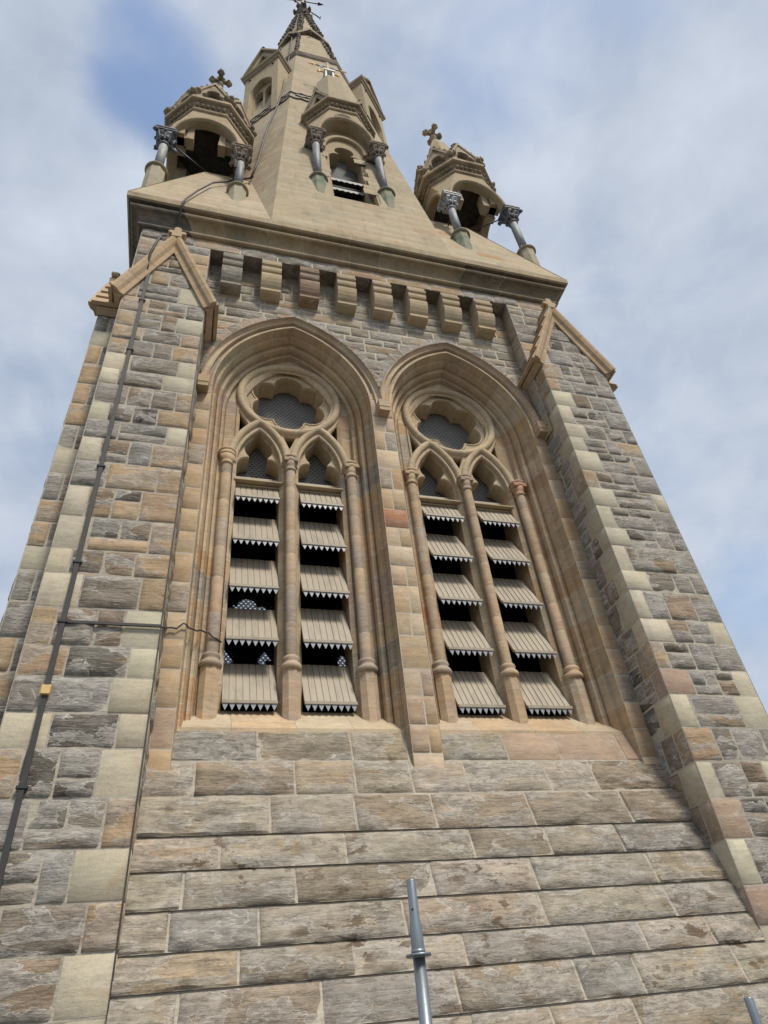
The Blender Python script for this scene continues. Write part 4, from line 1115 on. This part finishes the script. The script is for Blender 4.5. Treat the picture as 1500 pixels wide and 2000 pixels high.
# window under the canopy
zb,zh=11.70,15.15
def facey(z): return SYC-sr(z)
mb=MB(); jc=(.37,.30,.20,.08)
for s in (-1,1):
    for (a,b_,dy) in ((.46,.56,.26),(.56,.70,.05)):
        x0,x1=sorted((LX+s*a,LX+s*b_))
        mb.prism([(facey(11.55)+dy-.03,11.55),(min(-.20,facey(16.2)+dy-.03),16.3),(.2,16.3),(.2,11.55)],x0,x1,axis='x',col=jit(rnd,jc,.06),seed=rnd.random())
    mb.tube([(LX+s*.57,facey(11.7)+.10,11.7),(LX+s*.57,min(-.2,facey(15.4)+.10),15.4)],.04,8,col=jc)
mb.prism([(facey(11.3)+.0,11.3),(facey(11.72)-.0,11.72),(-.25,11.95),(.1,11.95),(.1,11.3)],LX-.66,LX+.66,axis='x',col=jc)
def wl(xc):
    n=8; hw=.44
    def arc(x,z,r,a0,a1): return [(x+r*math.cos(math.radians(a0+(a1-a0)*i/n)),z+r*math.sin(math.radians(a0+(a1-a0)*i/n))) for i in range(n+1)]
    L=[(-hw,11.9),(-hw,15.15)]+arc(-.22,15.2,.22,180,70)+arc(0,15.62,.27,200,95)
    return [(xc+x,z) for x,z in L+[(-x,z) for x,z in L[::-1]]]
pl=[(LX-.70,11.8),(LX+.70,11.8),(LX+.70,16.9),(LX-.70,16.9)]
add_plate(mb,[pl,wl(LX)],-.36,.02,.01,colf=lambda c:(jc,.4))
add_plate(mb,[[(x,z) for x,z in [(LX-.66*math.cos(PI*i/14),15.5+.98*math.sin(PI*i/14)) for i in range(15)]]+[(LX+.54*math.cos(PI*i/14),15.5+.84*math.sin(PI*i/14)) for i in range(15)]],-.46,-.3,.015,colf=lambda c:(jc,.6))
mb.build('window_surround','spi',body)
mb=MB(); lattice(mb,LX-.44,LX+.44,14.0,16.0,.0,cw=.075,ch=.045,t=.009); mb.build('bird_mesh','meshd',body)
mb=MB(); mb.box(LX-.6,LX+.6,.9,1.,11.6,16.6); mb.box(LX-.62,LX-.60,0,.9,11.6,16.6); mb.box(LX+.60,LX+.62,0,.9,11.6,16.6); mb.box(LX-.6,LX+.6,0,.9,16.5,16.6); mb.build('dark_chamber','dark',body)
for zl in (13.95,13.42,12.90,12.36):
    mb=MB(); x0,x1=LX-.44,LX+.44
    mb.prism([(-.30,zl),(-.27,zl-.012),(-.02,zl+.28),(-.04,zl+.30)],x0,x1,axis='x',mi=0)
    n=6; pts=[(x0,zl+.01)]
    for i in range(n):
        for j in range(1,7): pts.append((x0+(x1-x0)*(i+j/6)/n,zl-.07-.05*math.sin(PI*j/6)))
    pts.append((x1,zl+.01)); add_plate(mb,[pts],-.315,-.305,0,mi=1)
    mb.build('louvre',['louvd','trimd'],body)
for sx in (-1,1): column(LX+sx*.86,-.64,12.80,15.55,body,(.27,.27,.19,.2),'shaft','car',cap_s,'grn',r=.105)
# ornate gilt and zinc cross above the lucarne
mb=MB(); z=zt+4.85; y=.22
for (sx,sy) in ((-1,-1),(1,-1),(1,1),(-1,1)): mb.box(LX+sx*.13-.03,LX+sx*.13+.03,y+sy*.13-.03,y+sy*.13+.03,z+.1,z+.75,mi=1)
mb.box(LX-.19,LX+.19,y-.19,y+.19,z-.05,z+.12,mi=1); mb.box(LX-.19,LX+.19,y-.19,y+.19,z+.70,z+.80,mi=1); mb.lathe(LX,y,[(.10,z+.1),(.07,z+.7)],8,mi=1)
zc_=z+.8
mb.xf=Matrix.Translation((LX,y,zc_))@Matrix.Scale(.56,4)@Matrix.Translation((-LX,-y,-zc_))
mb.tube([(LX,y,zc_),(LX,y,zc_+2.2)],.045,8,mi=0)
def scroll(c,r,a0,a1,mi,t=.03):
    mb.tube([(c[0]+r*math.cos(math.radians(a0+(a1-a0)*i/16)),c[1],c[2]+r*math.sin(math.radians(a0+(a1-a0)*i/16))) for i in range(17)],t,6,mi=mi)
for sg in (-1,1):
    mb.tube([(LX,y,zc_+.25),(LX+sg*.6,y,zc_+.30)],.035,6,mi=2); mb.lathe(LX+sg*.62,y,[(.03,zc_+.2),(.09,zc_+.3),(.03,zc_+.42)],8,mi=0)
    mb.tube([(LX+sg*.5,y,zc_+.3),(LX+sg*.66,y,zc_+.16),(LX+sg*.74,y,zc_+.22)],.035,6,mi=0)
    scroll((LX+sg*.28,y,zc_+1.35),.24,0,330,1); scroll((LX+sg*.28,y,zc_+1.35),.13,0,300,1,.025)
    scroll((LX+sg*.2,y,zc_+.75),.15,0,300,0,.03)
    mb.tube([(LX,y,zc_+1.35),(LX+sg*1.05,y,zc_+1.35)],.035,6,mi=2); mb.tube([(LX+sg*.8,y,zc_+1.35),(LX+sg*.95,y,zc_+1.48),(LX+sg*1.25,y,zc_+1.35),(LX+sg*.95,y,zc_+1.22),(LX+sg*.8,y,zc_+1.35)],.03,6,mi=0)
mb.ball((LX,y,zc_+.8),.12,8,6,mi=0); mb.tube([(LX,y,zc_+1.9),(LX-.12,y,zc_+2.15),(LX,y,zc_+2.4),(LX+.12,y,zc_+2.15),(LX,y,zc_+1.9)],.03,6,mi=1)
mb.build('metal_cross',['gold','pale','iron'],body)

# ---------------- diagonal dormers high on the spire
def dormer(a,D,w,seed):
    M=Matrix.Translation((SXC,SYC,0))@Matrix.Rotation(a+PI/2,4,'Z'); rnd=random.Random(seed)
    g=MB(M); ze=26.0; zb=20.6; dc=(.38,.31,.205,.08); hb_=1.6
    # front: pointed two-light opening
    n=10; aw=.52; zs_=24.0
    A=[(-aw+ (1.04)*(1-math.cos(math.radians(60)*i/n)),zs_+1.04*math.sin(math.radians(60)*i/n)*1.0) for i in range(n+1)]
    hole=[(-aw,20.9)]+A+[(-x,z) for x,z in A[::-1]][1:]+[(aw,20.9)]
    add_plate(g,[[(-w,zb),(w,zb),(w,ze),(-w,ze)],hole],-D,-D+.30,.012,colf=lambda c:(dc,.4))
    hole2=[(x*.86,z-.06) for x,z in hole]
    for s in (-1,1): 
        l=[(s*.045,20.9),(s*.045,24.1)]+[(s*(.255+.21*math.cos(math.radians(q))),24.15+.32*math.sin(math.radians(q))) for q in range(170,9,-32)]+[(s*.465,24.1),(s*.465,20.9)]
        if s<0: LL=l
        else: RL=l
    add_plate(g,[[(-.56,20.7),(.56,20.7),(.56,24.2),(.34,24.75),(0,25.0),(-.34,24.75),(-.56,24.2)],LL,RL],-D+.22,-D+.42,.01,colf=lambda c:(dc,.5))
    g.box(-.56,.56,-D+.46,-D+.50,21.2,25.2,mi=1)
    for s in (-1,1):
        x0,x1=sorted((s*w,s*(w-.2))); g.box(x0,x1,-D+.302,-D+2.2,zb,ze,col=dc,seed=rnd.random())
    g.box(-w,w,-D+.3,-D+2.2,zb,zb+.2,col=dc)
    # eaves moulding on three sides
    prof=[(0,ze-.12),(.05,ze-.08),(.07,ze+.02),(.13,ze+.08),(.15,ze+.2),(.10,ze+.28),(-.05,ze+.32)]
    g.grid([[(-w-o,-D+2.4,z) for o,z in prof],[(-w-o,-D-o,z) for o,z in prof],[(w+o,-D-o,z) for o,z in prof],[(w+o,-D+2.4,z) for o,z in prof]],smooth=False,col=(.27,.215,.145,.3))
    # gable with sunk triangle, ridge roof back to the spire
    za=ze+2.0
    add_plate(g,[[(-w-.02,ze+.25),(w+.02,ze+.25),(0,za)],[(-w*.62,ze+.42),(w*.62,ze+.42),(0,za-.5)]],-D-.02,-D+.12,.01,colf=lambda c:(dc,.6))
    g.poly([(-w*.7,-D+.08,ze+.3),(w*.7,-D+.08,ze+.3),(0,-D+.08,za-.3)],col=(.34,.275,.18,.1))
    for s in (-1,1): g.poly([(s*(w+.1),-D-.1,ze+.24),(s*(w+.1),-D+3,ze+.24),(0,-D+3,za+.12),(0,-D-.1,za+.12)][::s],col=dc); g.prism([(s*(w+.1),ze+.22),(s*(w+.1),ze+.34),(0,za+.2),(0,za+.02)][::s],-D-.12,-D+.02,col=(.32,.26,.18,.2))
    # little quatrefoil drops
    for x in (-.55,.55): g.ball((x,-D-.0,ze-.35),.06,6,4,col=(.08,.06,.04,.2))
    knob(g,(0,-D+.05,za+.28),.15,(.09,.085,.08,.7))
    return g.build('dormer',['spi','dark'],tower)
dormer(-3*PI/4,3.2,.80,71); dormer(-PI/4,3.05,.80,72); dormer(PI/4,3.1,.8,73); dormer(3*PI/4,3.1,.8,74)

# ---------------- crown of gablets, crockets, stone finial, vane
m=MB(); dc=(.11,.095,.075,.7); lc=(.36,.30,.205,.2)
for k in range(8):
    a=-PI/2+k*PI/4; z=35.2; r=sr(z)+.13; n=Vector((math.cos(a),math.sin(a),0)); U=Vector((-math.sin(a),math.cos(a),0)); hw=r*t8
    c=Vector((SXC,SYC,z))+n*r
    for (q0,q1,zz0,zz1) in ((-hw,0,0,1.0),(0,hw,1.0,0)):
        m.poly([c+U*q0+Vector((0,0,zz0-.05))-n*.0,c+U*q1+Vector((0,0,zz1-.05)),c+U*q1+Vector((0,0,zz1+.22)),c+U*q0+Vector((0,0,zz0+.22))],col=lc)
        m.poly([c+U*q0+Vector((0,0,zz0-.05)),c+U*q0+Vector((0,0,zz0-.05))-n*.3,c+U*q1+Vector((0,0,zz1-.05))-n*.35,c+U*q1+Vector((0,0,zz1-.05))],col=(.15,.12,.09,.4))
        m.poly([c+U*q0+Vector((0,0,zz0+.22)),c+U*q1+Vector((0,0,zz1+.22)),c+U*q1+Vector((0,0,zz1+.32))-n*.4,c+U*q0+Vector((0,0,zz0+.32))-n*.3],col=dc)
    m.ball(c+Vector((0,0,.35)),.10,6,5,rough=.4,col=dc)
    # crockets on the arrises
    ak=a+PI/8
    for zz in [30.4+.75*i for i in range(18)]:
        rr=sr(zz)/math.cos(PI/8)+.03; big=.16 if zz>35.4 else .10
        if zz<35.6 and int(zz*10)%2 and False: continue
        p=Vector((SXC+rr*math.cos(ak),SYC+rr*math.sin(ak),zz)); m.ball(p,big,7,5,rough=.6,col=dc)
        if zz>35.4: m.ball(p+Vector((math.cos(ak)*.1,math.sin(ak)*.1,.14)),big*.7,6,5,rough=.5,col=dc)
    m.tube([Vector((SXC+(sr(zz)/math.cos(PI/8)+.02)*math.cos(ak),SYC+(sr(zz)/math.cos(PI/8)+.02)*math.sin(ak),zz)) for zz in (29.8,36)],.06,6,col=(.16,.135,.10,.5))
m.build('crocketed_crown','car',so_)
m=MB(); m.lathe(SXC,SYC,[(.28,43.4),(.24,44.0),(.34,44.3),(.46,44.7),(.42,44.9),(.25,45.0),(.2,45.6),(.30,45.8),(.12,46.0)],8,smooth=False,col=dc)
for k in range(8):
    a=k*PI/4; m.ball((SXC+.48*math.cos(a),SYC+.48*math.sin(a),44.75),.13,7,5,rough=.6,col=dc)
    for zz,r_ in ((43.5,.36),(44.1,.32)): m.ball((SXC+r_*math.cos(a+PI/8),SYC+r_*math.sin(a+PI/8),zz),.12,6,5,rough=.6,col=dc)
m.build('spire_finial','car',so_)
m=MB(); m.tube([(SXC,SYC,45.9),(SXC,SYC,49.2)],.05,8,mi=0)
for a in (.3,.3+PI/2,.3+PI,.3+3*PI/2):
    d=Vector((math.cos(a),math.sin(a),0)); c=Vector((SXC,SYC,46.5)); m.tube([c,c+d*1.15],.035,6,mi=0); q=c+d*1.2
    m.tube([q+Vector((0,0,-.16)),q+Vector((0,0,.16))],.045,6,mi=2); m.tube([q+Vector((0,0,.16)),q+d.cross(Vector((0,0,1)))*.12-Vector((0,0,.1)),q+Vector((0,0,-.16))],.03,5,mi=2)
    m.ball(c+d*.5,.08,6,5,mi=0)
c=Vector((SXC,SYC,47.6)); d=Vector((.97,-.1,-.05)).normalized()
m.tube([c-d*.8,c+d*1.1],.035,6,mi=0); m.tube([c+d*.95,c+d*1.0,c+d*1.35],[.02,.10,.01],6,mi=0)
up_=Vector((0,0,1))
pp=[c-d*1.5-up_*.3,c-d*.3-up_*.12,c-d*.2+up_*.25,c-d*.8+up_*.42,c-d*1.5+up_*.35,c-d*1.25]; ia=[m.vert(q+Vector((0,.02,0))) for q in pp]; ib=[m.vert(q-Vector((0,.02,0))) for q in pp]
m.face(ia,mi=1); m.face(ib[::-1],mi=1)
for i in range(6): m.face((ia[i],ib[i],ib[(i+1)%6],ia[(i+1)%6]),mi=1)
m.ball((SXC,SYC,46.1),.16,8,6,mi=0); m.ball((SXC,SYC,47.1),.12,8,6,mi=1)
m.build('weather_vane',['iron','gold','pale'],tower)

# ---------------- lightning conductor
def strip(pts,wd,th,name,mat,parent=None,n=6):
    mb=MB(); mb.tube(pts,wd,n,flat=th); return mb.build(name,mat,parent)
con=thing('lightning_conductor','long dark metal conductor tape running down the spire and left buttress face','cable',(-2.545,YB-.03,-5.4))
sp=[(.6,2.46,35.9),(.36,1.64,30.1),(.11,1.14,26.05),(-.06,.70,22.6),(-.24,.43,20.39),(-.50,.31,18.42),(-.65,.13,16.54),(-.78,-.12,14.54),(-.93,-.24,13.2)]
mb=MB(); mb.tube([(1.1,3.2,43.)]+[(a-.04,b+.05,c) for a,b,c in sp],.024,6); mb.build('conductor_cable','cable',con)
mb=MB(); mb.tube([(-.93,-.24,13.2),(-.96,-.10,13.4),(-1.44,-.36,12.43),(-1.81,-.58,11.67),(-2.05,-.96,10.35),(-2.20,-1.20,9.42),(-2.24,-1.22,9.2),(-2.26,-1.16,9.05),(-2.28,-.97,8.85),(-2.285,-.86,8.62),(-2.30,-.85,8.2),(-2.31,-.9,8.02)],.021,6); mb.build('conductor_cable','cable',con)
mb=MB(); mb.tube([(-2.40,-1.18,7.95),(-2.46,-1.28,7.75),(-2.52,-1.29,7.45),(-2.57,-1.285,7.1),(-2.585,-1.20,6.9),(-2.585,-1.135,6.72)],.022,6); mb.build('conductor_cable','cable',con)
mb=MB(); mb.box(-2.575,-2.525,YB-.045,YB-.022,-5.4,6.75); mb.build('conductor_tape','cable',con)
for z in (5.9,4.6,2.2,.72,-.04,-1.72): 
    mb=MB(); mb.box(-2.60,-2.50,YB-.055,YB-.02,z-.015,z+.015,bev=.004); mb.build('clip','iron',con)
mb=MB(); mb.box(-2.595,-2.505,YB-.075,YB-.035,-.86,-.76,bev=.008); mb.build('test_clamp','brass',con)
br=thing('branch_cable','short dark cable crossing the left buttress and wavering over the window jamb, plus a corner shadow strip','cable',(-2.5,YB-.03,-.03))
mb=MB(); mb.box(-2.525,-1.575,YB-.045,YB-.022,-.055,-.025); mb.box(-1.578,-1.567,YB-.014,YB-.0,-5.4,-.055); mb.box(-1.578,-1.567,YB-.014,YB-.0,-.025,5.3); mb.build('branch_tape_corner_shadow','cable',br)  # upper upright is no tape, but a dark strip for the corner's shadow
mb=MB(); mb.tube([(-1.56,-1.09,-.03),(-1.55,-.9,.08),(-1.55,-.56,.27),(-1.50,-.54,.29),(-1.43,-.54,.28),(-1.39,-.545,.32),(-1.36,-.545,.35),(-1.33,-.545,.34),(-1.30,-.50,.32),(-1.26,-.44,.34),(-1.2,-.33,.38),(-1.15,-.25,.44),(-1.10,-.15,.47),(-1.05,-.14,.47),(-1.0,-.135,.41),(-.95,-.12,.40),(-.89,-.02,.41)],.011,6); mb.build('wavy_cable','cable',br)

# ---------------- scaffold standards in front of the wall
def scaffold(x,y,ztop,label,ring):
    t=thing('scaffold_pole',label,'scaffold pole',(x,y,-5.5),'galvanised scaffold standards')
    mb=MB(); mb.tube([(x,y,-5.5),(x,y,ztop-.25)],.0265,20); mb.build('tube','galv',t)
    mb=MB(); mb.lathe(x,y,[(.0275,ztop-.30),(.0285,ztop-.29),(.0275,ztop-.20),(.0215,ztop-.15),(.0205,ztop-.004),(.019,ztop)],20)
    mb.build('spigot','galv',t)
    if ring:
        mb=MB(); zr=ztop-ring; rows=[]
        mb.lathe(x,y,[(.028,zr-.005),(.054,zr-.006),(.056,zr),(.054,zr+.005),(.028,zr+.006)],24)
        mb.lathe(x,y,[(.031,zr+.006),(.030,zr+.022)],20); mb.build('rosette','galv',t)
        for zz in (ztop-.12,ztop-.22):
            mb=MB(); mb.lathe(x,y-.0,[(.0,0),(.0,0)],3) if False else None
            mb.ball((x-.012,y-.0175,zz),.005,8,6,sc=(1,1,1)); mb.build('pin_hole','dark',t)
    return t
scaffold(-.135,-4.5,-3.235,'galvanised scaffold pole with rosette ring, nearer the middle of the weathered slope',.29)
scaffold(1.44,-4.5,-3.79,'galvanised scaffold pole with only its tip showing, low on the right',0)
